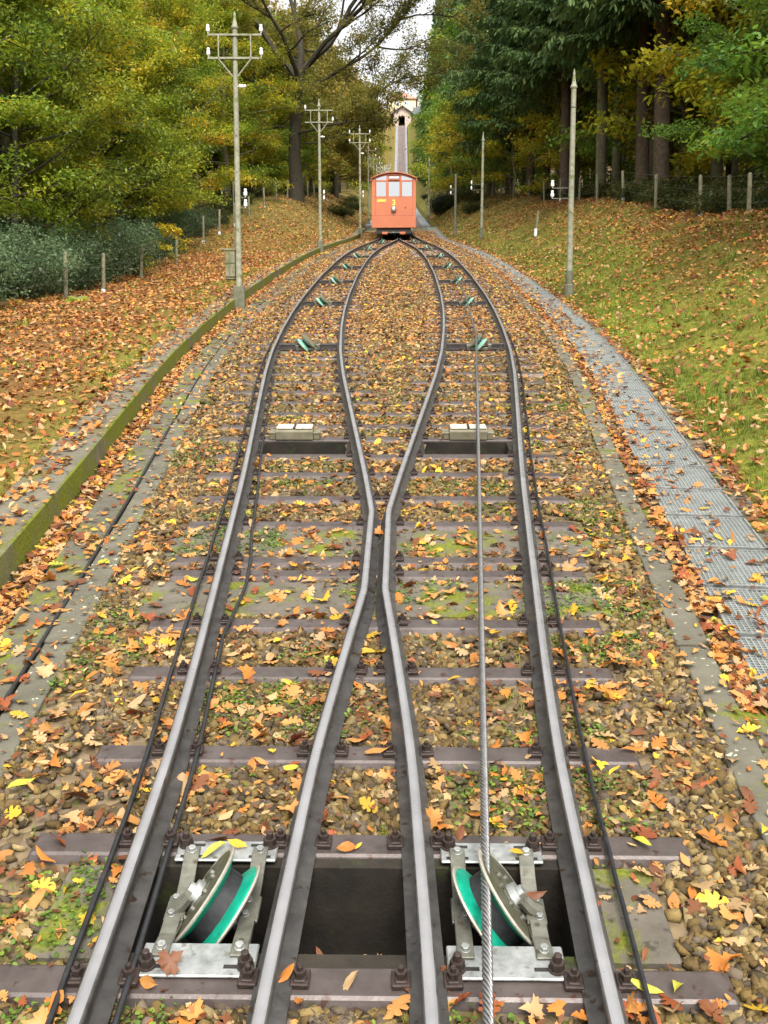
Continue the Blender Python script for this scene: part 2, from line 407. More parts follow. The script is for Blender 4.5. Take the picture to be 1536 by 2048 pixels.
def ribbon(name, y0, y1, a0, a1, top, bot, mt, side, dy=.4, block=None, gap=.008, jit=.004, tilt=0., bevel=.006):
    """long strip along the line from offset a0 to a1 outside the loop centre, optionally cut into blocks"""
    mb = MB(); y = y0; rr = random.Random(hash(name) % 99 + int(y0))
    while y < y1:
        L = block * rr.uniform(.8, 1.2) if block else (y1 - y0)
        ye = min(y + L, y1)
        ys = np.linspace(y + gap * .5, ye - gap * .5, max(2, int((ye - y) / dy) + 1))
        t = top + rr.uniform(-jit, jit); k0 = rr.uniform(-jit, jit); k1 = rr.uniform(-jit, jit)
        def g(off): return side * (c(ys) + off)
        A = P(g(a0 + k0), ys, t); B = P(g(a1 + k1), ys, t + tilt); C_ = P(g(a1 + k1), ys, bot); D_ = P(g(a0 + k0), ys, bot)
        n = len(ys); vs = [tuple(p) for p in np.concatenate([A, B, C_, D_])]
        fs = []
        for i in range(n - 1):
            for q in range(4):
                r = (q + 1) % 4
                fs.append((q * n + i, q * n + i + 1, r * n + i + 1, r * n + i))
        fs.append((0, n, 2 * n, 3 * n)); fs.append((n - 1, 4 * n - 1, 3 * n - 1, 2 * n - 1))
        mb.add(vs, fs); y = ye
    return mb.build(name, mt, None, bevel)

def build_setting():
    build_ground(); build_trackbed()
    for s, a0, a1 in ((-1, 1.22, 1.39), (1, 1.24, 1.41)):
        o = ribbon('kerb', -2, 70, a0, a1, -.128, -.5, M['stone'], s, .35, 1.05, .012, .006); o['kind'] = 'structure'
    o = ribbon('path', -2, 70, 1.415, 1.66, -.135, -.5, M['conc'], -1, .4, 2.4, .006, .003); tag(o, 'concrete strip beside the left track', kind='structure')
    o = ribbon('gutter', -2, 70, 1.60, 1.90, -.185, -.5, M['concdark'], -1, .4); tag(o, 'leaf filled gutter under the mossy wall', kind='structure')
    o = ribbon('gutter', -2, 70, 1.415, 1.545, -.155, -.5, M['concdark'], 1, .4); tag(o, 'leaf filled gutter beside the grating walkway', kind='structure')
    o = ribbon('kerb', -2, 70, 2.125, 2.32, -.135, -.5, M['concdark'], 1, .4, 1.5, .01, .006); o['kind'] = 'structure'
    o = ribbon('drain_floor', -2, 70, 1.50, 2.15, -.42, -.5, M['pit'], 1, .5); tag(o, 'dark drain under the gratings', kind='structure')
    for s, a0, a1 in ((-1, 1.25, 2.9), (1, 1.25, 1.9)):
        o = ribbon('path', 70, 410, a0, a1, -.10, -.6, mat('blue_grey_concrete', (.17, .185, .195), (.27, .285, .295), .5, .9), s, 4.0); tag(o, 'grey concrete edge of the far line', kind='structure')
    o = ribbon('retaining_wall', -2, 60, 1.87, 2.24, .055, -.6, M['wallc'], -1, .35, 6, .004, .004, .01, .012)
    o.data.materials.append(M['walltop'])
    for p in o.data.polygons: p.material_index = 1 if p.normal.z > .75 else 0
    tag(o, 'low moss covered concrete wall along the left side of the tracks', 'wall')
    # infill slabs between the rails and sleepers
    def slab(y0, y1, u0, u1, top, mt):
        mb = MB(); T = TF(0, (y0 + y1) / 2); h = (y1 - y0) / 2 / math.cos(math.atan(.2474))
        mb.box(u0, u1, -h, h, -.5, top, 0, T)
        o = mb.build('concrete_slab', mt, None, .008); o['kind'] = 'structure'; return o
    for d0, d1 in ((6.53, 7.02), (5.60, 6.08)):
        y0, y1 = YD(d0), YD(d1); cc = float(c((y0 + y1) / 2))
        slab(y0, y1, -cc - .95, cc + .95, -.135, M['concdark'] if d0 > 6 else M['concdark'])
    slab(YD(3.07), YD(3.50), -1.05, -.76, -.132, M['concdark']); slab(YD(3.07), YD(3.50), .76, 1.05, -.132, M['concdark'])
    # the pits: floor and walls below the trackbed
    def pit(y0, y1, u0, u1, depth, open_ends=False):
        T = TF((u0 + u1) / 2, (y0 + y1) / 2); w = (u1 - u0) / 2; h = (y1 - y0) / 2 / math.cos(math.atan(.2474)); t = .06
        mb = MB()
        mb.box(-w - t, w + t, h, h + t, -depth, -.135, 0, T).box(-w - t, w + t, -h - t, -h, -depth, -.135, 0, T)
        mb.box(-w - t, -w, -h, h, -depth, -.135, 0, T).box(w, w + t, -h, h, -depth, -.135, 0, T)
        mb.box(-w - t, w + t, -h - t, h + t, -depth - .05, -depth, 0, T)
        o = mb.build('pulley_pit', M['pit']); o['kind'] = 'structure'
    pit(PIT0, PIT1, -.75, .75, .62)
    slab(PIT0 + .002, PIT0 + .075, -.215, .215, -.235, M['concdark'])
    for s in (-1, 1):
        cc = float(c((PIT2 + PIT3) / 2)) * s
        pit(PIT2, PIT3, cc - .40, cc + .40, .5)
build_setting()

# ------------------------------------------------------------------ rails
def rail(name, ufn, y0, y1, dy, label, group):
    ys = np.unique(np.concatenate([np.arange(y0, 14, .05), np.arange(14, 66, dy), np.arange(66, y1, 4), [y1]]))
    u = ufn(ys)
    prof = [(-.0225, -.006, 0), (-.0175, -.0012, 0), (0, .0005, 0), (.0175, -.0012, 0), (.0225, -.006, 0), (.0225, -.028, 1), (.009, -.042, 1), (.008, -.100, 1), (.058, -.112, 1),
            (.058, -.122, 1), (-.058, -.122, 1), (-.058, -.112, 1), (-.008, -.100, 1), (-.009, -.042, 1), (-.0225, -.028, 1)]
    n = len(prof); V = np.zeros((len(ys), n, 3))
    du = np.gradient(u, ys)
    for k, (px, pz, _) in enumerate(prof):
        V[:, k] = P(u + px, ys - px * du, np.full(len(ys), pz))
    idx = np.arange(len(ys) * n).reshape(len(ys), n)
    F = np.stack([idx[:-1], np.roll(idx, -1, 1)[:-1], np.roll(idx, -1, 1)[1:], idx[1:]], -1)
    mi = np.tile(np.array([2, 0, 0, 2, 2, 1, 1, 2, 2, 1, 2, 2, 1, 1, 2]), len(ys) - 1)
    o = mesh_np(name, V.reshape(-1, 3), F.reshape(-1, 4), M['rail_head'])
    o.data.materials.append(M['rail_web']); o.data.materials.append(M['rail_foot'])
    o.data.polygons.foreach_set('material_index', mi.astype(np.int32))
    tag(o, label, 'rail', group)
    return o
EO = lambda s: (lambda y: s * (c(y) + .5))
EI = lambda s: (lambda y: s * np.maximum(.0615, np.abs(c(y) - .5)))
yE = 408.0
rail('rail', EO(-1), .3, yE, .35, 'outermost left steel rail, on the side of the mossy wall', 'rails')
rail('rail', EI(-1), .3, yE, .35, 'inner steel rail of the left track, kinked where the two inner rails nearly meet', 'rails')
rail('rail', EI(1), .3, yE, .35, 'inner steel rail of the right track, kinked where the two inner rails nearly meet', 'rails')
rail('rail', EO(1), .3, yE, .35, 'outermost right steel rail, on the side of the grating walkway', 'rails')

# ------------------------------------------------------------------ sleepers with clips and bolts
def sleeper_mesh(L, name):
    mb = MB(); h = L / 2
    # trough: flat top, flared sides, sloped ends
    mb.add([(-h + .03, -.062, 0), (h - .03, -.062, 0), (h - .03, .062, 0), (-h + .03, .062, 0),
            (-h, -.096, -.062), (h, -.096, -.062), (h, .096, -.062), (-h, .096, -.062),
            (-h, -.096, -.08), (h, -.096, -.08), (h, .096, -.08), (-h, .096, -.08)],
           [(0, 1, 2, 3), (0, 4, 5, 1), (1, 5, 6, 2), (2, 6, 7, 3), (3, 7, 4, 0), (4, 8, 9, 5), (5, 9, 10, 6), (6, 10, 11, 7), (7, 11, 8, 4)])
    o = mb.build(name, M['sleeper'], None, .008); me = o.data; bpy.data.objects.remove(o); return me
def clip_mesh():
    mb = MB(); mb.box(-.035, .035, -.04, .04, 0, .022).box(-.022, .022, -.03, .03, .022, .03)
    o = mb.build('rail_clip', M['bolt'], None, .004); me = o.data; bpy.data.objects.remove(o); return me
def nut_mesh():
    mb = MB(); mb.lathe([(.026, 0), (.026, .006)], 12).hexnut(0, 0, .006, .023, .022).lathe([(.011, .028), (.011, .046), (.008, .05)], 8)
    o = mb.build('bolt', M['bolt']); me = o.data; bpy.data.objects.remove(o); return me
CLIP, NUT = clip_mesh(), nut_mesh()
_sl = {}
ORD = ['first', 'second', 'third', 'fourth', 'fifth', 'sixth', 'seventh', 'eighth', 'ninth', 'tenth', 'eleventh', 'twelfth', 'thirteenth', 'fourteenth', 'fifteenth', 'sixteenth', 'seventeenth', 'eighteenth', 'nineteenth', 'twentieth']
def sleeper(u, y, L, rails, detail, label, group):
    k = round(L * 10)
    if k not in _sl: _sl[k] = sleeper_mesh(k / 10, 'sleeper')
    o = link(bpy.data.objects.new('sleeper', _sl[k])); o.matrix_world = TF(u, y, -.1235)
    tag(o, label, 'sleeper', group)
    for ur, dud in rails:
        for s in (-1, 1):
            if len([1 for q, _ in rails if abs(q - ur - s * .1) < .1]) and abs(ur) < .12 and s * ur < 0: continue
            cl = link(bpy.data.objects.new('rail_clip', CLIP), o); cl.location = (ur + s * .080 - u, 0, .001); cl.scale = (.85, .85, .85); cl.rotation_euler = (0, 0, -dud)
            if detail:
                b = link(bpy.data.objects.new('bolt', NUT), cl); b.location = (0, 0, .024)
    return o
SLEEPER_Y = []
def rails_at(y, side=None):
    e = .05; out = []
    for s in ((-1, 1) if side is None else (side,)):
        for f in (EO(s), EI(s)):
            out.append((float(f(y)), float((f(y + e) - f(y - e)) / (2 * e))))
    return out
near_d = [2.97, 3.605, 4.195, 4.91, 5.47, 6.19, 6.42, 7.12, 7.72, 8.38, 8.96, 9.60, 10.12, 10.68]
nm = ['steel sleeper below the open pulley pit, carrying the lower bracket plates', 'steel sleeper above the open pulley pit, carrying the upper bracket plates',
      'second wide steel sleeper above the open pit, across gravel', 'third wide steel sleeper above the open pit, across gravel', 'wide steel sleeper directly below the first mossy concrete slab',
      'lower of the two close steel sleepers between the mossy slabs', 'upper of the two close steel sleepers between the mossy slabs', 'wide steel sleeper at the kink where the inner rails nearly meet',
      'first wide steel sleeper past the kink of the inner rails', 'second wide steel sleeper past the kink of the inner rails', 'wide steel sleeper just below the two beige covers and small pits',
      'wide steel sleeper under the two beige covers', 'first wide steel sleeper beyond the beige covers', 'last wide steel sleeper before the tracks part']
for d, l in zip(near_d, nm):
    y = YD(d); SLEEPER_Y.append(y)
    Lw = 2 * (float(c(y)) + .5 + (.44 if d < 4 else .38))
    sleeper(0, y, Lw, rails_at(y), True, 'rust brown ' + l, 'steel sleepers under all four rails')
d = 11.25; k = 0
while d < 60:
    y = YD(d); SLEEPER_Y.append(y); cc = float(c(y))
    for s in (-1, 1):
        if 11.2 < d < 43.2:
            side = 'left' if s < 0 else 'right'
            lb = f'{ORD[k]} narrow steel sleeper of the {side} track beyond the beige covers' if k < 12 else f'narrow steel sleeper of the {side} track, far up the passing loop under leaves'
            sleeper(s * (cc + .05), y, 1.8, rails_at(y, s), d < 14, lb, f'sleepers of the {side} loop track')
    if d >= 43.2:
        sleeper(0, y, 2 * (cc + .9), rails_at(y), False, 'far wide steel sleeper where the rails join again below the red car', 'sleepers at the far crossing')
    d += .61; k += 1

# ------------------------------------------------------------------ grating walkway
def grating_mesh():
    mb = MB(); w, l, t = .275, .318, .03
    for i in range(20):
        x = -w + i * (2 * w / 19); mb.box(x - .003, x + .003, -l, l, -t, 0)
    for j in range(23):
        y = -l + j * (2 * l / 22); mb.box(-w, w, y - .003, y + .003, -.012, -.001)
    for x in (-w - .004, w + .004): mb.box(x - .007, x + .007, -l - .004, l + .004, -t, .006, 1)
    for y in (-l - .001, l + .001): mb.box(-w + .003, w - .003, y - .007, y + .007, -t, .005, 1)
    o = mb.build('grating_panel', [M['grate'], M['galv']]); me = o.data; bpy.data.objects.remove(o); return me
GR = grating_mesh()
d = 3.0; i = 0
while d < 66:
    y = YD(d); e = .05
    du = float((c(y + e) - c(y - e)) / (2 * e))
    o = link(bpy.data.objects.new('grating_panel', GR)); o.matrix_world = TF(float(c(y)) + 1.84, y, -.125, -math.atan(du))
    n = i - 3
    lb = f'{ORD[n]} zinc grating panel of the walkway, counting up from the photo edge' if 0 <= n < 16 else ('far zinc grating panel of the leaf strewn walkway' if n >= 16 else 'near zinc grating panel at the low end of the walkway')
    tag(o, lb, 'grating', 'walkway gratings')
    d += .662; i += 1

# ------------------------------------------------------------------ cables and haul rope
def cable(name, ufn, hfn, y0, y1, r, mt, label, cat, dy=.12, wob=.0022, n=6, group=None):
    ys = np.arange(y0, y1, dy); rr = np.random.default_rng(int(abs(ufn(np.array([3.]))[0]) * 1000))
    w = np.convolve(rr.normal(0, wob, len(ys) + 8), np.ones(9) / 3, 'valid')
    pts = P(ufn(ys) + w, ys, hfn(ys) + np.abs(w) * .3)
    mb = MB(); mb.tube(pts, r, n)
    o = mb.build(name, mt, None, 0, True); tag(o, label, cat, group); return o
cable('cable', lambda y: -(c(y) + .5 + np.interp(y, [2, 5, 9], [.10, .135, .11])), lambda y: np.full(len(y), -.098), .4, 17, .0105, M['cable'], 'thick black cable lying just outside the outermost left rail', 'cable')
cable('cable', lambda y: c(y) + .5 + np.interp(y, [2, 4, 9], [.125, .13, .10]), lambda y: np.full(len(y), -.098), .4, 17, .010, M['cable'], 'thick black cable lying just outside the outermost right rail', 'cable')
cable('cable', lambda y: -(c(y) + .5) + np.interp(y, [2, 3.0, 4, 5.2, 5.9, 6.3, 7, 9], [.085, .085, .09, .085, .16, .16, .13, .10]), lambda y: np.full(len(y), -.098), .4, 13, .010, M['cable'], 'thin black cable along the inner side of the outermost left rail', 'cable')
cable('cable', lambda y: -(c(y) + 1.402), lambda y: np.full(len(y), -.118), 2, 10.5, .011, M['cable'], 'long black cable in the joint of the left concrete strip', 'cable')

ROPE = [(-1, .24, .02), (YD(3.3), .44, .012), (YD(15.05), 1.30, .10), (YD(20.7), 1.50, .10), (YD(25.7), 1.56, .10), (YD(30.6), 1.53, .10), (YD(35.6), 1.34, .10), (YD(40.3), 1.02, .05), (YD(45.3), .64, .03), (YD(56), .35, .02)]
ROPE[0] = (.3, .44 - (1.30 - .44) / (15.05 - 3.3) * (3.3 - .47), .012 - .0075 * 0)
_ry = np.array([p[0] for p in ROPE]); _ru = np.array([p[1] for p in ROPE]); _rh = np.array([p[2] for p in ROPE])
def build_rope():
    mb = MB(); parts = []
    ysp = np.arange(.4, 11.5, .0125); cu = np.interp(ysp, _ry, _ru); ch = np.interp(ysp, _ry, _rh)
    for k in range(6):
        a = 2 * math.pi * k / 6 + ysp / .13 * 2 * math.pi
        pts = P(cu +   .0118 * np.cos(a), ysp, ch +   .0118 * np.sin(a))
        n = 5; m = len(ysp)
        # cheap ring sweep, vectorised
        ang = 2 * np.pi * np.arange(n) / n
        rad = .0058
        V = np.zeros((m, n, 3))
        for q in range(n): V[:, q] = P(cu +   .0118 * np.cos(a) + rad * np.cos(ang[q]), ysp, ch +   .0118 * np.sin(a) + rad * np.sin(ang[q]))
        idx = np.arange(m * n).reshape(m, n)
        F = np.stack([idx[:-1], np.roll(idx, -1, 1)[:-1], np.roll(idx, -1, 1)[1:], idx[1:]], -1).reshape(-1, 4)
        parts.append((V.reshape(-1, 3), F, None))
    ysp = np.concatenate([[11.45], _ry[_ry > 11.5]]); cu = np.interp(ysp, _ry, _ru); ch = np.interp(ysp, _ry, _rh)
    m = len(ysp); n = 8; ang = 2 * np.pi * np.arange(n) / n; V = np.zeros((m, n, 3))
    for q in range(n): V[:, q] = P(cu + .0165 * np.cos(ang[q]), ysp, ch + .0165 * np.sin(ang[q]))
    idx = np.arange(m * n).reshape(m, n)
    nf0 = sum(len(p[1]) for p in parts)
    parts.append((V.reshape(-1, 3), np.stack([idx[:-1], np.roll(idx, -1, 1)[:-1], np.roll(idx, -1, 1)[1:], idx[1:]], -1).reshape(-1, 4), None))
    V, F, _ = merge(parts)
    o = mesh_np('haul_rope', V, F, M['rope'], None, True); o.data.materials.append(M['ropefar'])
    mi = np.zeros(len(F), np.int32); mi[nf0:] = 1; o.data.polygons.foreach_set('material_index', mi)
    tag(o, 'twisted steel haul rope running up the right track over its pulleys', 'rope')
build_rope()

# ------------------------------------------------------------------ the two near pulleys in the pit
def near_pulley(side, label):
    yc = YD(3.30)
    T = TF(side * .485, yc, 0)
    root = empty('cable_pulley', T); tag(root, label, 'pulley', 'big pulleys in the open pit')
    s = side                        # local +x of the right pulley points outwards; mirrored for the left one
    def X(x): return x * s
    def bx(mb, x0, x1, *a, **k): return mb.box(min(X(x0), X(x1)), max(X(x0), X(x1)), *a, **k)
    # cross plates bolted on the sleepers
    for (y0, y1, wx0, wx1, nm) in ((-.345, -.205, -.185, .185, 'lower'), (.205, .315, -.185, .185, 'upper')):
        mb = MB(); bx(mb, wx0, wx1, y0, y1, -.119, -.107)
        pl = mb.build('bracket_plate', M['galv'], root, .004)
        for a, b in ((-.165, -.085), (.085, .165)):
            sl = MB(); bx(sl, a, b, (y0 + y1) / 2 + (-.040 if nm == 'lower' else .02), (y0 + y1) / 2 + (-.024 if nm == 'lower' else .036), -.1068, -.1062)
            sl.build('slot', M['under'], pl)
            if nm == 'upper': sl = MB(); bx(sl, a, b, y0 + .012, y0 + .026, -.1068, -.1062); sl.build('slot', M['under'], pl)
        for x in (-.155, .155):
            b = MB(); yy = (y0 + y1) / 2 + (-.032 if nm == 'lower' else .028)
            b.lathe([(.028, -.106), (.028, -.1)], 14, 0, Matrix.Translation((X(x), yy, 0))).hexnut(X(x), yy, -.1, .024, .026).lathe([(.013, -.074), (.013, -.05), (.009, -.046)], 8, 0, Matrix.Translation((X(x), yy, 0)))
            b.build('bolt', M['bolt'], pl)
    # side straps
    for x, bow in ((-.125, 0), (.125, 1)):
        mb = MB(); w = .027
        ys = np.linspace(-.27, .27, 13)
        zs = -.100 - .045 * np.clip(1 - (ys / .2) ** 2, 0, 1) * (1 if bow else .6)
        dx = .028 * np.clip(1 - ((ys - .02) / .25) ** 2, 0, 1) * (-0.2 if bow else 0)
        vs = []; fs = []
        for yy, zz, ddx in zip(ys, zs, dx):
            for q, z in ((-w, -.008), (w, -.008), (w, 0), (-w, 0)): vs.append((X(x + q + ddx), yy, zz + z + .004))
        for i in range(12):
            for q in range(4): fs.append((i * 4 + q, i * 4 + (q + 1) % 4, i * 4 + 4 + (q + 1) % 4, i * 4 + 4 + q))
        fs += [(0, 1, 2, 3), (48, 51, 50, 49)]
        mb.add(vs, fs); st = mb.build('side_strap', M['galvdark'], root, .002)
        for yy in (-.235, .245):
            b = MB(); b.lathe([(.017, -.098), (.017, -.094)], 12, 0, Matrix.Translation((X(x), yy, 0))).hexnut(X(x), yy, -.094, .0145, .013)
            b.build('bolt', M['galv'], st, .001)
        # upper half of the strap: raised overlap plate and bearing arm
        b = MB(); bx(b, x - w, x + w, -.20, -.08, -.128, -.112); b.build('overlap_plate', M['galvdark'], st, .002)
        b = MB(); bx(b, x - .034, x + .034, -.085, .035, -.136, -.122); bb = b.build('bearing_block', M['galvdark'], st, .003)
        nb = MB()
        for yy in (-.06, .015): nb.lathe([(.014, -.122), (.014, -.119)], 12, 0, Matrix.Translation((X(x + .01), yy, 0))).hexnut(X(x + .01), yy, -.119, .0125, .012)
        nb.build('bolt', M['galv'], bb, .001)
    # the wheel, leaning: its axle points outwards and upwards
    ax = R(36)
    Wm = Matrix.Translation((X(.004), .0, -.135)) @ Matrix.Rotation(s * R(8), 4, 'Z') @ Matrix.Diagonal((1.19, 1.19, 1.19, 1)) @ Matrix.Rotation(s * (math.pi / 2 - ax), 4, 'Y') @ Matrix.Diagonal((1, 1, .74, 1))        # local z -> axle, outwards and up
    def part(name, mb, mt, par, **k):
        o = mb.build(name, mt, par, **k); return o
    mb = MB(); mb.lathe([(.112, -.052), (.112, .052)], 40); wh = mb.build('wheel', M['rubber'], root, 0, True); wh.matrix_local = Wm
    for z0, sg in ((.052, 1), (-.052, -1)):
        g = MB(); pr = [(.112, z0 - sg * .022), (.150, z0 - sg * .0), (.150, z0 + sg * .006), (.100, z0 + sg * .006)]
        g.lathe(pr if sg > 0 else pr[::-1], 48); g.build('flange_liner', M['green'], wh, 0, True)
        g = MB(); pr = [(.130, z0 + sg * .0065), (.158, z0 + sg * .004), (.161, z0 + sg * .010), (.156, z0 + sg * .016), (.130, z0 + sg * .012)]
        g.lathe(pr if sg > 0 else pr[::-1], 48); g.build('flange_rim', M['rim'], wh, 0, True)
        g = MB(); pr = [(.144, z0 + sg * .007), (.147, z0 + sg * .015), (.060, z0 + sg * .017), (.058, z0 + sg * .022), (.0, z0 + sg * .022)]
        pr = [(max(r, .002), z) for r, z in pr]; g.lathe(pr if sg > 0 else pr[::-1], 48); g.build('disc', M['disc'], wh, 0, True, None, 1, .3)
        b = MB()
        for q in range(8):
            a = 2 * math.pi * q / 8 + .2; x, y = .072 * math.cos(a), .072 * math.sin(a)
            z1 = z0 + sg * .016
            b.lathe([(.0085, min(z1, z1 + sg * .014)), (.0085, max(z1, z1 + sg * .014))], 6, 0, Matrix.Translation((x, y, 0)))
        b.build('bolt_ring', M['galvdark'], wh)
        h = MB(); z1 = z0 + sg * .02; zs = sorted((z1, z1 + sg * .030)); h.lathe([(.040, zs[0]), (.036, zs[1])], 24); z2 = z1 + sg * .03
        zs = sorted((z2, z2 + sg * .02)); h.lathe([(.022, zs[0]), (.020, zs[1])], 18); h.build('hub', M['galv'], wh, 0, True)
    # bearing arm from the hub down to the outer strap
    arm = MB(); arm.tube([(X(.075), -.03, -.07), (X(.10), -.03, -.10), (X(.135), -.028, -.125)], [.022, .026, .03], 8)
    arm.build('bearing_arm', M['galvdark'], root, 0, True)
    return root
near_pulley(-1, 'bare pulley with green lined rim in a zinc bracket, no rope, in the open pit')
near_pulley(1, 'pulley with green lined rim in a zinc bracket, under the rope in the open pit')

# ------------------------------------------------------------------ small pulleys further up the loop
def far_pulley(side, d, lean, label):
    y = YD(d); cc = float(c(y)); u = side * cc + (-.02 if side < 0 else .03)
    root = empty('cable_pulley', TF(u, y, 0)); tag(root, label, 'pulley', 'pulleys along the loop')
    a, b = sorted((side * (cc - .44), side * (cc + .44)))
    for x0, x1 in ((a - u, -.12), (.16, b - u)):
        mb = MB(); mb.box(x0, x1, -.04, .04, -.10, -.03).box(x0, x1, -.05, .05, -.104, -.096).box(x0, x1, -.05, .05, -.03, -.022)
        mb.build('beam', M['rail_web'], root, .004)
    mb = MB(); mb.box(-.16, .20, -.09, -.06, -.115, -.07).box(-.16, .20, .06, .09, -.115, -.07).box(-.17, -.11, -.09, .09, -.09, -.03).box(.15, .21, -.09, .09, -.09, -.02)
    mb.build('bracket', M['galvdark'], root, .006)
    mb = MB(); mb.box(.12, .17, -.03, .03, -.05, .03).hexnut(.145, 0, .03, .02, .02); mb.build('bearing_block', M['beige'], root, .004)
    ax = lean
    Wm = Matrix.Translation((0, 0, -.02)) @ Matrix.Rotation(math.pi / 2 - ax, 4, 'Y')
    mb = MB(); mb.lathe([(.085, -.05), (.085, .05)], 28); wh = mb.build('wheel', M['rubber'], root, 0, True); wh.matrix_local = Wm
    for sg in (1, -1):
        g = MB(); z0 = sg * .05; pr = [(.085, z0 - sg * .035), (.150, z0), (.150, z0 + sg * .006), (.08, z0 + sg * .006)]
        g.lathe(pr if sg > 0 else pr[::-1], 32); g.build('flange_liner', M['palegreen'], wh, 0, True)
        g = MB(); pr = [(.08, z0 + sg * .0065), (.158, z0 + sg * .004), (.158, z0 + sg * .014), (.05, z0 + sg * .02), (.002, z0 + sg * .02)]
        g.lathe(pr if sg > 0 else pr[::-1], 32); g.build('flange', M['beige'], wh, 0, True, None, 1, .3)
for i, (d, _) in enumerate(((14.95, 0), (20.75, 0), (25.7, 0), (30.6, 0), (35.6, 0), (40.3, 1), (45.3, 1))):
    for s in (-1, 1):
        ln = (.75 if s < 0 else -.75) if not _ else (-.55 if s < 0 else .55)
        nm = ('roped ' if s > 0 else 'bare ') + 'green lined pulley'
        far_pulley(s, d, ln, f'{nm} of the {"left" if s < 0 else "right"} loop track, {ORD[i]} beyond beige covers')

# ------------------------------------------------------------------ beige covers above the small pits
for s in (-1, 1):
    y = YD(9.62); cc = float(c(y)); u = s * (cc + .02) + (-.07 if s < 0 else -.02)
    root = empty('pit_cover', TF(u, y, -.122)); tag(root, 'beige metal cover box on the sleeper of the ' + ('left track, hinge dark in its middle' if s < 0 else 'right track, crossed by the rope'), 'cover box', 'beige cover boxes')
    mb = MB(); mb.prism([(-.10, 0), (.10, 0), (.10, .085), (.075, .105), (-.075, .105), (-.10, .085)], 'x', -.185, .185); mb.build('box_body', M['beige'], root, .006)
    for x0, x1 in ((-.245, -.187), (.187, .245)):
        mb = MB(); mb.box(x0, x1, -.08, .08, 0, .06).box(x0 - .008, x1 + .008, -.085, .085, .06, .07); mb.build('end_flange', M['beige'], root, .004)
    for x0, x1 in ((-.175, -.012), (.012, .175)):
        mb = MB(); mb.box(x0, x1, -.085, .085, .107, .120); mb.build('lid_plate', M['beigetop'], root, .004)
    mb = MB(); mb.tube([(0, -.08, .112), (0, .08, .112)], .012, 8); mb.build('hinge', M['bolt'], root)
# ------------------------------------------------------------------ poles
def insulator_mesh():
    mb = MB(); mb.lathe([(.012, -.055), (.012, -.02), (.034, -.022), (.040, .0), (.040, .045), (.032, .062), (.022, .068), (.028, .076), (.034, .088), (.034, .105), (.024, .118), (.004, .122)], 14)
    o = mb.build('insulator', M['ceramic'], None, 0, True); me = o.data; bpy.data.objects.remove(o); return me
INS = insulator_mesh()
def add_ins(root, x, y, z, rot=None):
    o = link(bpy.data.objects.new('insulator', INS), root); o.location = (x, y, z)
    if rot: o.rotation_euler = rot
    return o
def pole_left(label, H=5.72, arms=(0, 1, 2, 3), extra=True, box=False, lean=0.):
    root = empty('utility_pole'); tag(root, label, 'utility pole', 'telegraph poles along the left wall')
    r0, r1 = .066, .052
    mb = MB(); mb.box(-.125, .125, -.11, .11, -.6, .42); mb.build('socket', M['poledark'], root, .02)
    mb = MB(); mb.tube([(0, 0, .40), (0, 0, H * .5), (0, 0, H)], [r0, (r0 + r1) / 2, r1], 12)
    for z in (1.15, 2.0, 2.8, H * .62): mb.tube([(0, -.05, z), (0, -.078, z)], .014, 6)
    mb.build('shaft', M['wood'], root, 0, True)
    mb = MB(); mb.lathe([(.062, H - .02), (.075, H), (.075, H + .03), (.055, H + .06), (.03, H + .2), (.024, H + .24), (.032, H + .27), (.02, H + .31), (.004, H + .34)], 14); mb.build('finial', M['wood'], root, 0, True)
    for z in (H - .15, H - .62):
        mb = MB(); mb.box(-.565, .565, -.072, -.052, z - .021, z + .021); mb.build('crossarm', M['wood'], root, .003)
        mb = MB(); mb.lathe([(.062, z - .02), (.062, z + .02)], 12); mb.build('pole_band', M['poledark'], root)
    for x in (-.335, .335):
        mb = MB(); mb.box(x - .014, x + .014, -.09, -.076, H - .62, H - .15); mb.build('hanger', M['wood'], root, .002)
        mb = MB(); mb.tube([(x, -.082, H - .65), (math.copysign(.05, x), -.07, H - 1.0)], .016, 6); mb.build('brace', M['wood'], root)
    k = 0
    for z in (H - .15, H - .62):
        for x in (-.55, .55):
            if k in arms: add_ins(root, x, -.063, z + .085)
            k += 1
    if extra:
        add_ins(root, .10, -.03, H - 1.18, (0, R(90), 0))
        for z in (2.32, 2.10):
            hk = MB(); hk.tube([(.05, 0, z - .03), (.11, 0, z - .06), (.16, 0, z - .05), (.165, 0, z)], .009, 6); hk.build('hook', M['galvdark'], root, 0, True)
            add_ins(root, .165, 0, z + .01)
    if box:
        mb = MB(); mb.box(-.285, -.08, -.02, .16, .62, 1.16).box(-.30, -.075, -.035, .175, 1.16, 1.21).box(-.29, -.09, 0, .15, .57, .62); b = mb.build('junction_box', M['post'], root, .008)
        mb = MB(); mb.box(-.20, -.19, -.03, -.02, .66, 1.12).box(-.30, -.08, -.028, -.02, .90, .92); mb.build('box_seam', M['poledark'], b)
        mb = MB(); mb.tube([(-.30, .05, 1.2), (-.38, .05, 1.2)], .03, 8); mb.build('cable_gland', M['post'], b)
        mb = MB(); mb.tube([(-.085, -.03, 1.2), (-.085, -.03, 2.6)], .008, 6); mb.build('conduit', M['galvdark'], root)
    return root
pl = [('nearest and tallest weathered pole on the left, with a grey box on its side', (0, 1, 2, 3), True, True), ('second weathered pole on the left, with one white insulator above left and one lower right', (0, 3), True, False),
      ('third weathered pole on the left, just left of the red car', (0, 1, 2, 3), True, False)]
pxs = [(YD(20.7), -3.30), (YD(39.6), -3.15), (YD(53.6), -2.12)]
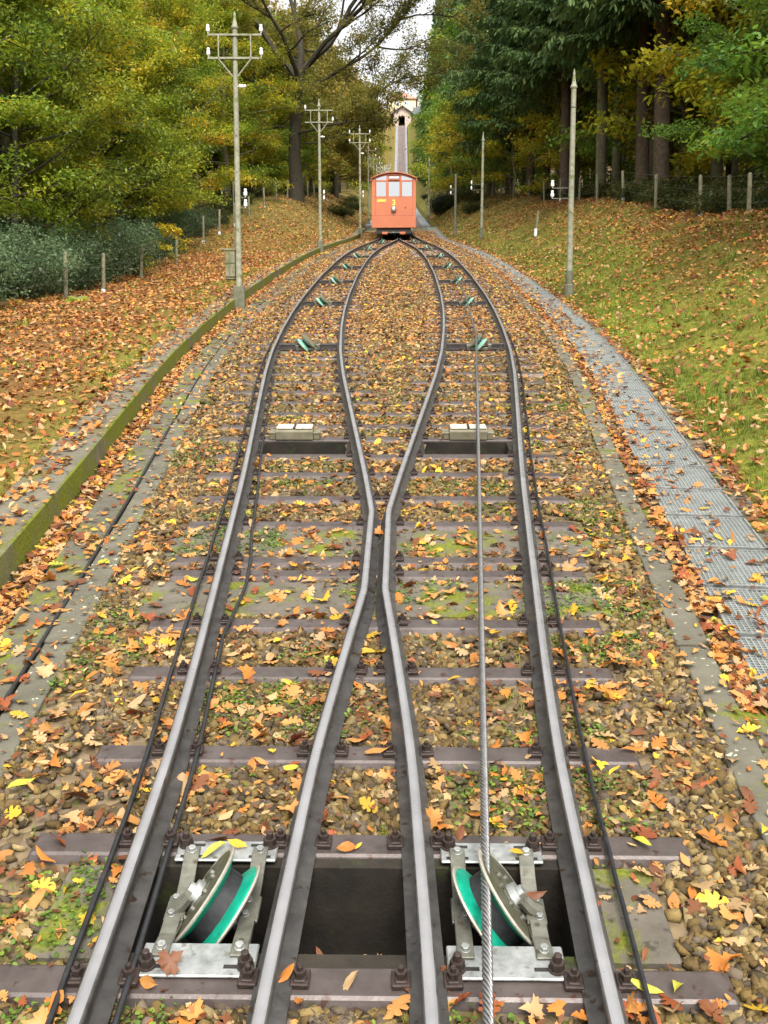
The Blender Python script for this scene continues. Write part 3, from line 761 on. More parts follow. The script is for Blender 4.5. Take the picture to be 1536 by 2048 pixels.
for (lb, ar, ex, bx_), (y, u) in zip(pl, pxs):
    r = pole_left(lb, 5.72 if y < 50 else 5.6, ar, ex, bx_); r.location = (u, y, float(Zr(y)) - .12)
    r.rotation_euler = (0, R(-.35), R(2))
far_pole = pole_left('small far pole of the row climbing behind the red car', 5.5, (0, 1, 2, 3), False)
for i in range(12):
    y = YD(73) + 19 * i
    r = far_pole if i == 0 else copy_tree(far_pole)
    r.location = (-2.35 - .05 * (i % 3) - .1 * i, y, float(Zr(y)) - .12)
def pole_right(label, H, cone=True, ins_z=(2.45, 2.22), rad=.07, dx=-.43):
    root = empty('utility_pole'); tag(root, label, 'utility pole', 'telegraph poles on the right bank')
    mb = MB(); mb.tube([(0, 0, -.5), (0, 0, .22), (0, 0, .25), (0, 0, .55)], [.13, .12, .085, .083], 12); mb.build('socket', M['poledark'], root, 0, True)
    mb = MB(); mb.tube([(0, 0, .5), (0, 0, H * .5), (0, 0, H)], [rad, rad * .9, rad * .8], 12)
    if cone:
        mb.build('shaft', M['wood'], root, 0, True)
        f = MB(); f.lathe([(rad * .8, H - .45), (rad * .8 + .012, H - .44), (rad * .8, H - .42)], 14); f.build('pole_band', M['poledark'], root)
        f = MB(); f.lathe([(.06, H - .03), (.082, H), (.082, H + .02), (.05, H + .08), (.03, H + .24), (.024, H + .27), (.034, H + .30), (.02, H + .33), (.022, H + .36), (.004, H + .42)], 14); f.build('finial', M['wood'], root, 0, True)
    else:
        mb.build('shaft', M['poledark'], root, 0, True)
    for z in ins_z:
        f = MB(); f.tube([(-.04, 0, z - .04), (dx + .01, 0, z - .05), (dx, 0, z)], .009, 6); f.build('hook', M['galvdark'], root, 0, True)
        add_ins(root, dx, 0, z + .01)
    return root
for lb, d, u, H, cone, iz, dx in (('tall pale pole with a pointed cap on the right bank, two white insulators beside it', 22.4, 3.98, 4.62, True, (2.45, 2.22), -.43),
                              ('second pale pole with a pointed cap, farther up the right bank', 45, 3.82, 4.45, True, (2.55, 2.3), -.50),
                              ('short dark pole without a cap on the right bank, beyond the walkway', 51.5, 2.95, 3.2, False, (2.5, 2.2), -.25),
                              ('thin far pole in front of the dark hedge', 76, 2.22, 4.6, True, (), -.3)):
    y = YD(d); r = pole_right(lb, H, cone, iz, .07, dx); r.location = (u, y, zt(u, y)); r.rotation_euler = (0, R(.6), 0)

# ------------------------------------------------------------------ fences
def fence(name, label, pts, hgt, foot, nwire=3):
    root = empty(name); tag(root, label, 'fence')
    x0, y0 = pts[0][:2]; o0 = Vector((x0, y0, zt(x0, y0))); root.location = o0
    tops = []
    for i, p in enumerate(pts):
        u, y = p[:2]; z = zt(u, y); loc = Vector((u, y, z)) - o0; lx, ly = random.uniform(-.04, .04), random.uniform(-.05, .05); hh = hgt * random.uniform(.95, 1.06)
        mb = MB(); mb.tube([(0, 0, -.4), (lx * .5, ly * .5, hh * .5), (lx, ly, hh - .02), (lx, ly, hh)], [.056, .054, .05, .038], 9)
        po = mb.build('post', M['post'], root, 0, True); po.location = loc
        if i in foot or foot == 'all':
            f = MB(); f.lathe([(.066, -.3), (.066, .12), (.058, .14)], 9); f.build('concrete_foot', M['white'], po, 0, True)
        tops.append((loc, lx, ly, hh))
    for k in range(nwire):
        fr = .35 + .3 * k
        mb = MB(); pp = [l + Vector((lx * fr, ly * fr - .055, hh * fr)) for l, lx, ly, hh in tops]
        mb.tube(pp, .006, 4); mb.build('wire', M['wire'], root)
    return root
rp = [(21.0, 8.35), (23.2, 8.3), (25.0, 8.45), (27.2, 8.4), (32.2, 8.45), (36.4, 8.35), (40.5, 8.2), (44, 8.1), (48, 7.9), (52, 7.7), (56, 7.4), (61, 7.1), (66, 6.8), (72, 6.4), (78, 6.0), (85, 5.8)]
fence('post_and_wire_fence', 'round post and wire fence at the wood edge on the right bank', [(u, YD(d)) for d, u in [(12, 8.3), (16, 8.35)] + rp], 1.12, (3, 5, 7, 10, 13))
lp = [(19.5, -8.5), (23.8, -8.1), (27.3, -8.25), (31.5, -8.3), (36, -8.2), (40.7, -8.15), (44, -8.1), (47.5, -8.0), (51.5, -7.9), (55, -7.6), (58, -7.3), (61, -7.0), (64, -6.9), (67, -6.7), (70, -6.6), (74, -6.5), (78, -6.4), (83, -6.4)]
fence('post_and_wire_fence', 'round post and wire fence in front of the brambles on the left', [(u, YD(d)) for d, u in lp], 1.1, (2, 5, 6, 7, 9))
y = YD(38); u = 5.35
mb = MB(); mb.tube([(0, 0, -.3), (.04, 0, .5), (.10, 0, 1.0)], [.05, .045, .04], 8); mk = empty('marker_post'); mk.location = (u, y, zt(u, y)); tag(mk, 'lone leaning marker post with a white foot, low on the right bank', 'post')
mb.build('post', M['post'], mk, 0, True); f = MB(); f.lathe([(.06, -.25), (.06, .28), (.05, .30)], 8); f.build('concrete_foot', M['white'], mk, 0, True)
def rock(name, u, y, s, mt, label):
    bm = bmesh.new(); bmesh.ops.create_icosphere(bm, subdivisions=3, radius=1)
    for v in bm.verts:
        n = v.co.normalized(); f = 1 + .18 * math.sin(3 * n.x + 2 * n.y + u) + .12 * math.sin(5 * n.z + 4 * n.x)
        v.co = Vector((n.x * s[0], n.y * s[1], n.z * s[2])) * f
    me = bpy.data.meshes.new(name); bm.to_mesh(me); bm.free(); me.materials.append(mt); o = link(bpy.data.objects.new(name, me)); o.location = (u, y, zt(u, y)); tag(o, label, 'stone'); return o
rock('mossy_stone', -7.3, YD(22.3), (.26, .2, .16), M['wallc'], 'mossy grey stone in the leaves in front of the left brambles')

# ------------------------------------------------------------------ the red car
def build_car():
    y = YD(48.2); s0 = float(slope(y)); u = -.245
    root = empty('funicular_car'); root.location = (u, y, float(Zr(y))); tag(root, 'orange red funicular car numbered 3, coming on the track above the passing loop', 'funicular car')
    W = 1.09; L = 8.5; lift = s0 * L
    z0, z1 = .51, 2.86
    arc = [(x, 2.86 + .30 * (1 - (x / W) ** 2)) for x in np.linspace(W, -W, 13)]
    def ext(mb, poly, y0, y1, mi=0):       # poly (x,z) swept along the car, rising with the slope
        n = len(poly); vs = [(p, y0, q + y0 * s0) for p, q in poly] + [(p, y1, q + y1 * s0) for p, q in poly]
        fs = [tuple(range(n)), tuple(reversed(range(n, 2 * n)))] + [(i, i + n, (i + 1) % n + n, (i + 1) % n) for i in range(n)]
        return mb.add(vs, fs, mi)
    # front wall as panels round the window openings
    xs = [(-.88, -.36), (-.275, .30), (.38, .91)]
    mb = MB(); t = .06
    def fp(x0, x1, a, b): mb.box(x0, x1, 0, t, a, b)
    fp(-W, W, 1.09, 2.01)
    fp(-W, -.88, 2.01, 2.86); fp(-.36, -.275, 2.01, 3.04); fp(.30, .38, 2.01, 3.04); fp(.91, W, 2.01, 2.86)
    for x0, x1 in xs: fp(x0, x1, 2.755, 2.815)
    top = [(x, 2.86 + .30 * (1 - (x / W) ** 2)) for x in np.linspace(-W, W, 15)]
    low = [(x, min(2.84 + .22 * (1 - (x / .98) ** 2), 3.04)) for x in np.linspace(.95, -.95, 15)]
    n = len(top)
    for i in range(n - 1):
        l = low[::-1]
        a, b, c_, d_ = top[i], top[i + 1], l[i + 1], l[i]
        mb.add([(a[0], 0, a[1]), (b[0], 0, b[1]), (c_[0], 0, c_[1]), (d_[0], 0, d_[1]), (a[0], t, a[1]), (b[0], t, b[1]), (c_[0], t, c_[1]), (d_[0], t, d_[1])],
               [(0, 1, 2, 3), (7, 6, 5, 4), (0, 4, 5, 1), (3, 2, 6, 7), (1, 5, 6, 2), (0, 3, 7, 4)])
    # side walls with window bands
    for sx in (-1, 1):
        xa, xb = sorted((sx * W, sx * (W - .05)))
        def side(a, b, y0, y1):
            ext(mb, [(xa, a), (xb, a), (xb, b), (xa, b)], y0, y1)
        side(.51, 1.95, t, L); side(2.74, 2.86, t, L)
        for k in range(7):
            yk = t + k * (L - .2) / 6; side(1.95, 2.74, yk, yk + .16)
    ext(mb, [(-W, .51), (W, .51), (W, 2.86), (-W, 2.86)], L, L + .05)
    ext(mb, [(-W + .05, 1.0), (W - .05, 1.0), (W - .05, 1.06), (-W + .05, 1.06)], t, L)
    body = mb.build('body', M['carred'], root, .008)
    mb = MB(); mb.box(-W - .005, W + .005, -.045, .03, .50, 1.075); sk = mb.build('skirt_panel', M['carred'], root, .01)
    for x in (-.905, .935):
        mb = MB(); mb.box(x - .008, x + .008, -.008, .002, 1.10, 2.84); mb.build('corner_seam', M['cardark'], root)
    mb = MB(); mb.box(-W, W, -.012, .002, 1.078, 1.10); mb.build('belt_line', M['cardark'], root)
    mb = MB(); ext(mb, [(x * 1.045, z + .012) for x, z in arc] + [(x * 1.045, z + .06) for x, z in arc[::-1]], -.10, L + .1); mb.build('roof', M['carred'], root, .004)
    for sx in (-1, 1):
        mb = MB(); xa, xb = sorted((sx * 1.09, sx * 1.15)); ext(mb, [(xa, 2.78), (xb, 2.78), (xb, 2.86), (xa, 2.86)], -.10, L); mb.build('gutter_rail', M['carred'], root, .01)
    # panes
    g, nt, b = nodes_of('car_window_glass')
    b.inputs['Base Color'].default_value = (.29, .295, .30, 1); b.inputs['Metallic'].default_value = 1; b.inputs['Roughness'].default_value = .03
    for i, (x0, x1) in enumerate(xs):
        w = MB(); w.box(x0, x1, .02, .035, 2.01, 2.755); w = w.build('window', g, root)
        fr = MB()
        for a, b2, c2, d2 in ((x0, x0 + .025, 2.01, 2.755), (x1 - .025, x1, 2.01, 2.755), (x0 + .025, x1 - .025, 2.01, 2.03), (x0 + .025, x1 - .025, 2.735, 2.755)): fr.box(a, b2, .0, .019, c2, d2)
        fr.build('window_frame', M['carred'], w)
        if i != 1:
            pts = [(x, min(2.84 + .22 * (1 - (x / .98) ** 2), 3.04)) for x in np.linspace(x0, x1, 7)]
            w = MB(); w.prism([(x0, 2.815)] + [(x1, 2.815)] + pts[::-1], 'y', .02, .035); w.build('upper_window', g, root)
    w = MB(); w.box(-.275, .30, .005, .02, 2.815, 3.04); db = w.build('destination_box', M['cardark'], root)
    w = MB(); w.box(-.24, .265, -.012, .004, 2.885, 2.985); w.build('blank_sign', M['white'], db)
    w = MB(); w.box(-.27, .295, -.05, .0, 2.80, 2.835); w.build('sign_hood', M['carred'], db)
    for sx in (-1, 1):
        for k in range(6):
            ya = t + k * (L - .2) / 6 + .16; yb = t + (k + 1) * (L - .2) / 6
            w = MB(); xa, xb = sorted((sx * (W - .035), sx * (W - .025))); ext(w, [(xa, 1.95), (xb, 1.95), (xb, 2.74), (xa, 2.74)], ya, yb); w.build('side_window', g, root)
    # lettering, headlamp, hook, buffers, running gear
    tx = bpy.data.curves.new('number', 'FONT'); tx.body = '3'; tx.size = .38; tx.extrude = .004; tx.align_x = 'CENTER'; tx.materials.append(M['yellow'])
    tx.offset = .012; to_ = bpy.data.objects.new('number', tx); nme = bpy.data.meshes.new_from_object(to_); nme.name = 'number'; bpy.data.objects.remove(to_); to = bpy.data.objects.new('number', nme); COL.objects.link(to); to.parent = root; to.location = (.0, -.006, 1.60); to.rotation_euler = (R(90), 0, 0)
    mb = MB(); x = -.83
    for wd in (.05, .045, .05, .055, .05, .045, .05):
        h = .125 if wd < .055 else .13
        mb.prism([(x, 1.765), (x + wd, 1.765), (x + wd + .035, 1.765 + h), (x + .035, 1.765 + h)], 'y', -.006, -.001); x += wd + .012
    mb.build('lettering', M['yellow'], root)
    Tl = Matrix.Translation((0, 0, 1.40)) @ Matrix.Rotation(R(90), 4, 'X')
    mb = MB(); mb.lathe([(.10, -.02), (.125, .05), (.13, .11), (.118, .115), (.10, .10)], 20, 0, Tl); hl = mb.build('headlight', M['galvdark'], root, 0, True)
    mb = MB(); mb.lathe([(.11, .10), (.08, .122), (.03, .13), (.003, .131)], 20, 0, Tl); mb.build('lens', M['lampglass'], hl, 0, True)
    mb = MB(); mb.lathe([(.025, 0), (.025, .03), (.015, .035)], 10, 0, Matrix.Translation((.58, 0, 1.49)) @ Matrix.Rotation(R(90), 4, 'X')); mb.build('socket_plug', M['cardark'], root, 0, True)
    ch = MB(); ext(ch, [(-.85, .22), (.85, .22), (.85, .50), (-.85, .50)], .05, L - .2); ch.build('chassis', M['under'], root, .01)
    for sx in (-1, 1):
        b = MB(); xa, xb = sorted((sx * .30, sx * .58)); b.box(xa, xb, -.10, .06, .17, .30); b.build('buffer_block', M['carred'], root, .02)
        for yy in (1.0, 6.8):
            wl = MB(); wl.lathe([(.30, -.05), (.33, -.045), (.33, -.02), (.30, -.015), (.295, .05), (.05, .06), (.04, -.05)], 24, 0, Matrix.Translation((sx * .5 , yy, yy * s0 + .31)) @ Matrix.Rotation(R(90) * sx, 4, 'Y')); wl.build('wheel', M['under'], root, 0, True)
    b = MB(); b.box(-.55, .55, -.02, .02, .27, .30).box(-.03, .03, -.2, .0, .22, .28); b.build('drawbar', M['galvdark'], root)
build_car()

# ------------------------------------------------------------------ far station and house at the top of the line
MT = dict(plaster=mat('pink_plaster', (.46, .36, .30), (.55, .44, .36), .6, .9), cream=mat('pale_yellow_plaster', (.72, .62, .36), (.82, .72, .45), .5, .9), slate=mat('slate_roof', (.13, .145, .17), (.20, .215, .24), 1.2, .6),
          tile=mat('red_tile_roof', (.34, .17, .12), (.46, .25, .18), 1, .8), darkhole=mat('station_inside', (.02, .02, .025), (.035, .035, .04), 1, .9), wframe=mat('window_white', (.7, .7, .68), (.8, .8, .78), 1, .6), wglass=mat('far_window_pane', (.35, .38, .40), (.45, .48, .5), .8, .15, 0, 40, 0, .6))
def build_station():
    y = 412.0; z = float(Zr(y)); st = empty('mountain_station'); st.location = (0, y, z); tag(st, 'small far top station with slate gable roof and dark track opening', 'station')
    mb = MB()
    mb.box(-3.4, -1.3, 0, 10, -1.5, 4.6).box(1.35, 4.0, 0, 10, -1.5, 4.6).box(-1.3, 1.35, 0, .5, 3.4, 4.6).prism([(-3.4, 4.6), (4.0, 4.6), (.3, 7.0)], 'y', .1, .5).box(4.0, 9, 1.5, 9, -1.5, 4.4)
    mb.build('wall', MT['plaster'], st)
    mb = MB(); mb.box(-1.3, 1.35, 9.5, 9.8, -1, 3.4).box(-1.3, 1.35, .6, 9.5, -.6, -.55).box(-1.3, 1.35, .5, 9.5, 3.4, 3.5); mb.build('doorway', MT['darkhole'], st)
    mb = MB()
    mb.add([(-4.4, -1, 4.4), (.3, -1, 7.6), (5.0, -1, 4.4), (5.0, -1, 4.0), (.3, -1, 7.2), (-4.4, -1, 4.0), (-4.4, 11, 4.4), (.3, 11, 7.6), (5.0, 11, 4.4), (5.0, 11, 4.0), (.3, 11, 7.2), (-4.4, 11, 4.0)],
           [(0, 1, 4, 5), (1, 2, 3, 4), (6, 11, 10, 7), (7, 10, 9, 8), (0, 6, 7, 1), (1, 7, 8, 2), (5, 4, 10, 11), (4, 3, 9, 10), (0, 5, 11, 6), (2, 8, 9, 3)])
    mb.prism([(.8, 4.4), (.8, 7.2), (9.6, 4.4)], 'x', 4.6, 9.6); mb.build('roof', MT['slate'], st)
    hs_ = empty('hillside_house'); hs_.location = (.2, y + 28, 140.0); tag(hs_, 'pale yellow far house with reddish hipped roof above the top station', 'house')
    mb = MB(); mb.box(-6.0, 6.0, 0, 10, -6, 11.0); mb.build('wall', MT['cream'], hs_)
    mb = MB(); mb.add([(-6.8, -.8, 10.7), (6.8, -.8, 10.7), (6.8, 10.8, 10.7), (-6.8, 10.8, 10.7), (-1.6, 4, 14.9), (1.2, 4, 14.9), (1.2, 6, 14.9), (-1.6, 6, 14.9)],
                      [(0, 1, 5, 4), (1, 2, 6, 5), (2, 3, 7, 6), (3, 0, 4, 7), (4, 5, 6, 7), (3, 2, 1, 0)]); mb.build('roof', MT['tile'], hs_)
    for x in (-2.4, 1.8):
        w = MB(); w.box(x - 1.3, x + 1.3, -.10, .0, 8.1, 9.9); f = w.build('window', MT['wframe'], hs_)
        for k in (-.62, .62):
            w = MB(); w.box(x + k - .5, x + k + .5, -.16, -.101, 8.3, 9.7); w.build('pane', MT['wglass'], f)
build_station()
# ------------------------------------------------------------------ plants
LEAF_T = np.array([(0, 0, 0), (.28, .20, .03), (.28, -.20, .03), (.65, .20, .02), (.65, -.20, .02), (1, 0, -.06), (.5, 0, -.03)])
LEAF_F = np.array([(0, 2, 6), (0, 6, 1), (1, 6, 3), (2, 4, 6), (6, 5, 3), (6, 4, 5)])
QUAD_T = np.array([(0, 0, 0), (.5, .24, .04), (1, 0, -.05), (.5, -.24, .04)]); QUAD_F = np.array([(0, 3, 2), (0, 2, 1)])
def palette_pick(rng, t, stops):
    """t in 0..1 -> colour along a list of colours"""
    s = np.array(stops); x = np.clip(t, 0, .999) * (len(s) - 1); i = x.astype(int); f = (x - i)[:, None]
    return s[i] * (1 - f) + s[i + 1] * f
def leaves_at(rng, centers, per, rad, zr, size, stops, tmid, tvar, tvl, templ='quad', droop=.3):
    n = len(centers) * per
    cidx = np.repeat(np.arange(len(centers)), per)
    d = rng.normal(0, 1, (n, 3)); d /= np.linalg.norm(d, axis=1)[:, None]; d *= rng.random(n)[:, None] ** .45
    pos = np.asarray(centers)[cidx] + d * np.array([rad, rad, zr])
    rot = rot_euler(rng.normal(0, .55, n), rng.normal(droop, .5, n), rng.uniform(0, 6.283, n))
    sc = size * rng.uniform(.65, 1.25, n)
    tc = tmid + tvar * rng.normal(0, 1, len(centers))
    t = tc[cidx] + tvl * rng.normal(0, 1, n)
    col = palette_pick(rng, t, stops) * rng.uniform(.8, 1.15, n)[:, None]
    tv, tf = (QUAD_T, QUAD_F) if templ == 'quad' else (LEAF_T, LEAF_F)
    return instances(tv, tf, pos, rot, sc, col)
def branch_path(rng, p0, az, el, L, n=6, up=.25, wob=.12):
    pts = [np.array(p0, float)]; d = np.array([math.cos(az) * math.cos(el), math.sin(az) * math.cos(el), math.sin(el)])
    for i in range(n):
        d = d + rng.normal(0, wob, 3) + np.array([0, 0, up / n]); d /= np.linalg.norm(d); pts.append(pts[-1] + d * L / n)
    return np.array(pts)
def broadleaf(name, seed, H, base, spread, nl, trunk_r, leaf, per, stops, tmid, tvar, tvl, bark, templ='quad', sub=5, crad=.62, cz=.28, fol='foliage', top=.55, elr=(.0, .9), bend=.25):
    """two meshes: trunk with limbs, and crown"""
    rng = np.random.default_rng(seed)
    mb = MB(); cents = []
    tp = [np.array([0, 0, -.4])]; lean = rng.normal(0, .03, 2)
    for i in range(1, 9):
        f = i / 8; tp.append(np.array([lean[0] * f * H + rng.normal(0, .06), lean[1] * f * H + rng.normal(0, .06), H * .92 * f]))
    mb.tube(tp, [trunk_r * (1.25 if i == 0 else 1) * (1 - .85 * i / 8) + .01 for i in range(9)], 10)
    tp = np.array(tp)
    for k in range(nl):
        f = (k + .5) / nl; z = base + (H * .9 - base) * f ** .9
        az = k * 2.39996 + rng.normal(0, .3); el = elr[0] + (elr[1] - elr[0]) * f + rng.normal(0, .12)
        prof = (math.sin(math.pi * min(1, (.28 + .72 * f)) ** 1.0) ** .6) if top else 1
        L = spread * max(.35, prof) * rng.uniform(.8, 1.15)
        x = np.interp(z, tp[:, 2], tp[:, 0]); y = np.interp(z, tp[:, 2], tp[:, 1])
        bp = branch_path(rng, (x, y, z), az, el, L, 6, bend)
        r0 = max(.018, trunk_r * .42 * (1 - .6 * f))
        mb.tube(bp, list(np.linspace(r0, .012, 7)), 6, caps=False)
        for q in range(sub):
            g = .3 + .7 * (q + rng.random()) / sub
            ii = min(int(g * 6), 5); p = bp[ii] + (bp[ii + 1] - bp[ii]) * (g * 6 - ii)
            sp = branch_path(rng, p, az + rng.choice([-1, 1]) * rng.uniform(.3, 1.1), el * .5 + rng.normal(0, .25), L * .42 * rng.uniform(.6, 1.1), 4, .1)
            mb.tube(sp, list(np.linspace(r0 * .4, .006, 5)), 4, caps=False)
            for j in (1, 2, 3, 4): cents.append(sp[j])
        cents.append(bp[-1]); cents.append(bp[-2])
    cents = np.array(cents)
    v, f_, cc = leaves_at(rng, cents, per, crad, cz, leaf, stops, tmid, tvar, tvl, templ)
    tr = mb.build('trunk', bark, None, 0, True); tm = tr.data; bpy.data.objects.remove(tr)
    cm = mesh_np('crown', v, f_, M[fol], cc, False, None, True)
    return tm, cm
def spruce(name, seed, H, base, rad, trunk_r, nb, bark, stops, tw=9, need=.34, dead=0):
    rng = np.random.default_rng(seed); mb = MB()
    mb.tube([(0, 0, -.4), (0, 0, .6), (.04, .03, H * .4), (0, .06, H * .75), (0, 0, H)], [trunk_r * 1.35, trunk_r, trunk_r * .82, trunk_r * .45, .02], 12)
    P_, Rt, S, C = [], [], [], []
    for k in range(nb):
        f = (k + rng.random()) / nb; z = base + (H - base) * f
        az = k * 2.39996; L = max(.3, rad * (1 - f) ** .75 * rng.uniform(.75, 1.15))
        n = 7; pts = [np.array([0, 0, z])]; el = .15 - .45 * (1 - f)
        for i in range(n):
            e = el + .5 * (i / n) ** 2 - .1; pts.append(pts[-1] + np.array([math.cos(az) * math.cos(e), math.sin(az) * math.cos(e), math.sin(e)]) * L / n)
        pts = np.array(pts)
        mb.tube(pts[::2], list(np.linspace(.03 + .02 * (1 - f), .008, 4)), 4, caps=False)
        nt_ = max(4, int(tw * L))
        for q in range(nt_):
            g = .12 + .88 * (q + rng.random()) / nt_; ii = min(int(g * n), n - 1); p = pts[ii] + (pts[ii + 1] - pts[ii]) * (g * n - ii)
            sd = rng.choice([-1, 1]); a2 = az + sd * rng.uniform(.5, 1.25); tl = L * .34 * (1.1 - g * .6) * rng.uniform(.7, 1.2)
            dr = rng.uniform(.25, .75)             # hanging side sprays
            m = max(2, int(tl / (need * .55)))
            tshade = rng.normal(.5, .18)
            for j in range(m):
                gg = (j + .5) / m
                pp = p + np.array([math.cos(a2) * tl * gg, math.sin(a2) * tl * gg, -dr * tl * gg * gg - .03 * gg])
                for w in (-1, 1):
                    P_.append(pp); Rt.append((rng.normal(0, .35), .35 + dr * gg + rng.normal(0, .25), a2 + w * rng.uniform(.25, .7))); S.append(need * rng.uniform(.7, 1.2)); C.append(tshade + rng.normal(0, .1))
        for w in range(6): P_.append(pts[-1 - w // 3]); Rt.append((rng.normal(0, .5), rng.normal(.1, .3), az + rng.normal(0, .6))); S.append(need); C.append(.6)
    for k in range(dead):
        z = base * rng.uniform(.25, 1); az = rng.uniform(0, 6.28); L = rng.uniform(.5, 1.8)
        mb.tube([(0, 0, z), (math.cos(az) * L * .6, math.sin(az) * L * .6, z - .1), (math.cos(az) * L, math.sin(az) * L, z - .35)], [.02, .014, .006], 4, caps=False)
    Rt = np.array(Rt); C = np.array(C)
    tv = np.array([(0, 0, 0), (.35, .12, .0), (.75, .11, -.03), (1, 0, -.08), (.75, -.11, -.03), (.35, -.12, 0)]); tf = np.array([(0, 5, 1), (1, 5, 4), (1, 4, 2), (2, 4, 3)])
    col = palette_pick(rng, C, stops) * rng.uniform(.8, 1.2, len(C))[:, None]
    v, f_, cc = instances(tv, tf, np.array(P_), rot_euler(Rt[:, 0], Rt[:, 1], Rt[:, 2]), np.array(S), col)
    tr = mb.build('trunk', bark, None, 0, True); tm = tr.data; bpy.data.objects.remove(tr)
    return tm, mesh_np('crown', v, f_, M['needles'], cc, False, None, True)

GY = [(.12, .185, .024), (.19, .27, .028), (.31, .37, .03), (.48, .45, .032), (.72, .53, .034), (.68, .36, .034)]
GRN = [(.06, .13, .024), (.10, .20, .028), (.15, .27, .032), (.26, .34, .034), (.46, .40, .036)]
OLV = [(.11, .135, .03), (.18, .19, .038), (.27, .24, .045), (.37, .28, .055), (.45, .29, .065)]
SPR = [(.038, .075, .026), (.066, .118, .037), (.105, .165, .047), (.18, .225, .06)]
BRM = [(.06, .115, .05), (.11, .18, .078), (.18, .255, .125), (.26, .32, .16)]
T = {}
T['gyA'] = broadleaf('gyA', 3, 11, .9, 4.3, 26, .17, .155, 64, GY, .34, .2, .08, M['barko'])
T['gyB'] = broadleaf('gyB', 4, 12, .7, 4.6, 26, .19, .150, 64, GY, .44, .2, .08, M['barkm'])
T['gyC'] = broadleaf('gyC', 5, 10, .8, 4.2, 26, .15, .150, 64, GY, .23, .17, .08, M['barko'])
T['maple'] = broadleaf('maple', 6, 11, 1.6, 5.4, 26, .2, .155, 84, GRN, .42, .14, .1, M['barko'], 'leaf')
T['farA'] = broadleaf('farA', 8, 12, 1.0, 4.2, 18, .2, .34, 26, GY, .44, .2, .1, M['barko'], sub=4, crad=.9, cz=.5)
T['farB'] = broadleaf('farB', 9, 14, 2.0, 4.6, 18, .22, .34, 26, GRN, .5, .18, .1, M['barks'], sub=4, crad=.9, cz=.5)
T['farC'] = broadleaf('farC', 10, 12, 1.2, 4.4, 18, .2, .34, 24, OLV, .5, .2, .1, M['barko'], sub=4, crad=.9, cz=.5)
T['sap'] = broadleaf('sap', 12, 4.2, .5, 1.6, 14, .05, .13, 26, GY, .55, .12, .08, M['barkm'], sub=3, crad=.38, cz=.2)
T['sapg'] = broadleaf('sapg', 13, 5.2, .7, 1.9, 16, .06, .14, 26, GRN, .55, .16, .08, M['barkm'], sub=3, crad=.4, cz=.2)
T['yshrub'] = broadleaf('yshrub', 14, 1.5, .3, .7, 9, .025, .12, 12, GY, .72, .14, .08, M['barkm'], sub=2, crad=.2, cz=.1)
T['spA'] = spruce('spA', 21, 24, 7.2, 4.4, .30, 150, M['barks'], SPR, 9, .36, 14)
T['spB'] = spruce('spB', 22, 23, 4.5, 4.0, .26, 150, M['barks'], SPR, 9, .38, 8)
T['spC'] = spruce('spC', 23, 22, 10.5, 3.6, .24, 110, M['barkm'], SPR, 9, .36, 16)
T['spF'] = spruce('spF', 24, 22, 2.0, 3.8, .25, 120, M['barks'], SPR, 6, .6, 0)
T['bramble'] = None
def tree(kind, u, y, s, name, label, cat, group, rz=None, dz=0., sz=None):
    tm, cm = T[kind]
    r = empty(name); r.location = (u, y, zt(u, y) + dz); r.rotation_euler = (0, 0, random.uniform(0, 6.28) if rz is None else rz)
    r.scale = (s, s, sz or s); tag(r, label, cat, group)
    link(bpy.data.objects.new('trunk', tm), r); link(bpy.data.objects.new('crown', cm), r)
    return r
# left edge of the wood
LE = [('gyA', 25.5, -13.2, 1.0), ('gyC', 29.5, -11.6, .95), ('gyB', 33.5, -13.4, 1.0), ('gyA', 37.5, -11.4, .95), ('gyC', 41.0, -12.6, 1.0), ('gyB', 45.5, -11.4, .9), ('gyC', 50.5, -11.6, .95), ('gyA', 56, -12.2, 1.0), ('gyC', 20.5, -14.5, 1.0), ('gyB', 15, -13.5, 1.0)]
LE2 = [('gyB', 60, -10.6, 1.0), ('gyA', 67, -12.5, 1.1), ('gyC', 74, -10.2, 1.0), ('gyA', 30, -15.5, 1.1), ('gyB', 39, -15.5, 1.15), ('gyA', 49, -15.5, 1.15), ('farC', 96, -6.6, 1.05), ('farC', 80, -8.4, 1.15), ('farC', 71, -11.5, 1.2), ('farC', 112, -7.2, 1.15), ('farC', 88, -10.5, 1.3)]
for i, (k, d, u, s) in enumerate(LE):
    tree(k, u, YD(d), s, 'broadleaf_tree', f'green and yellow broadleaf tree at the left wood edge, {ORD[i] if i < 8 else ["", "nearest", "closest"][i - 7]} behind the brambles', 'tree', 'broadleaf trees of the left wood edge')
for k, d, u, s in LE2: tree(k, u, YD(d), s, 'broadleaf_tree', 'leafy yellow green tree filling the gaps behind the left wood edge', 'tree', 'gap filling trees of the left wood')
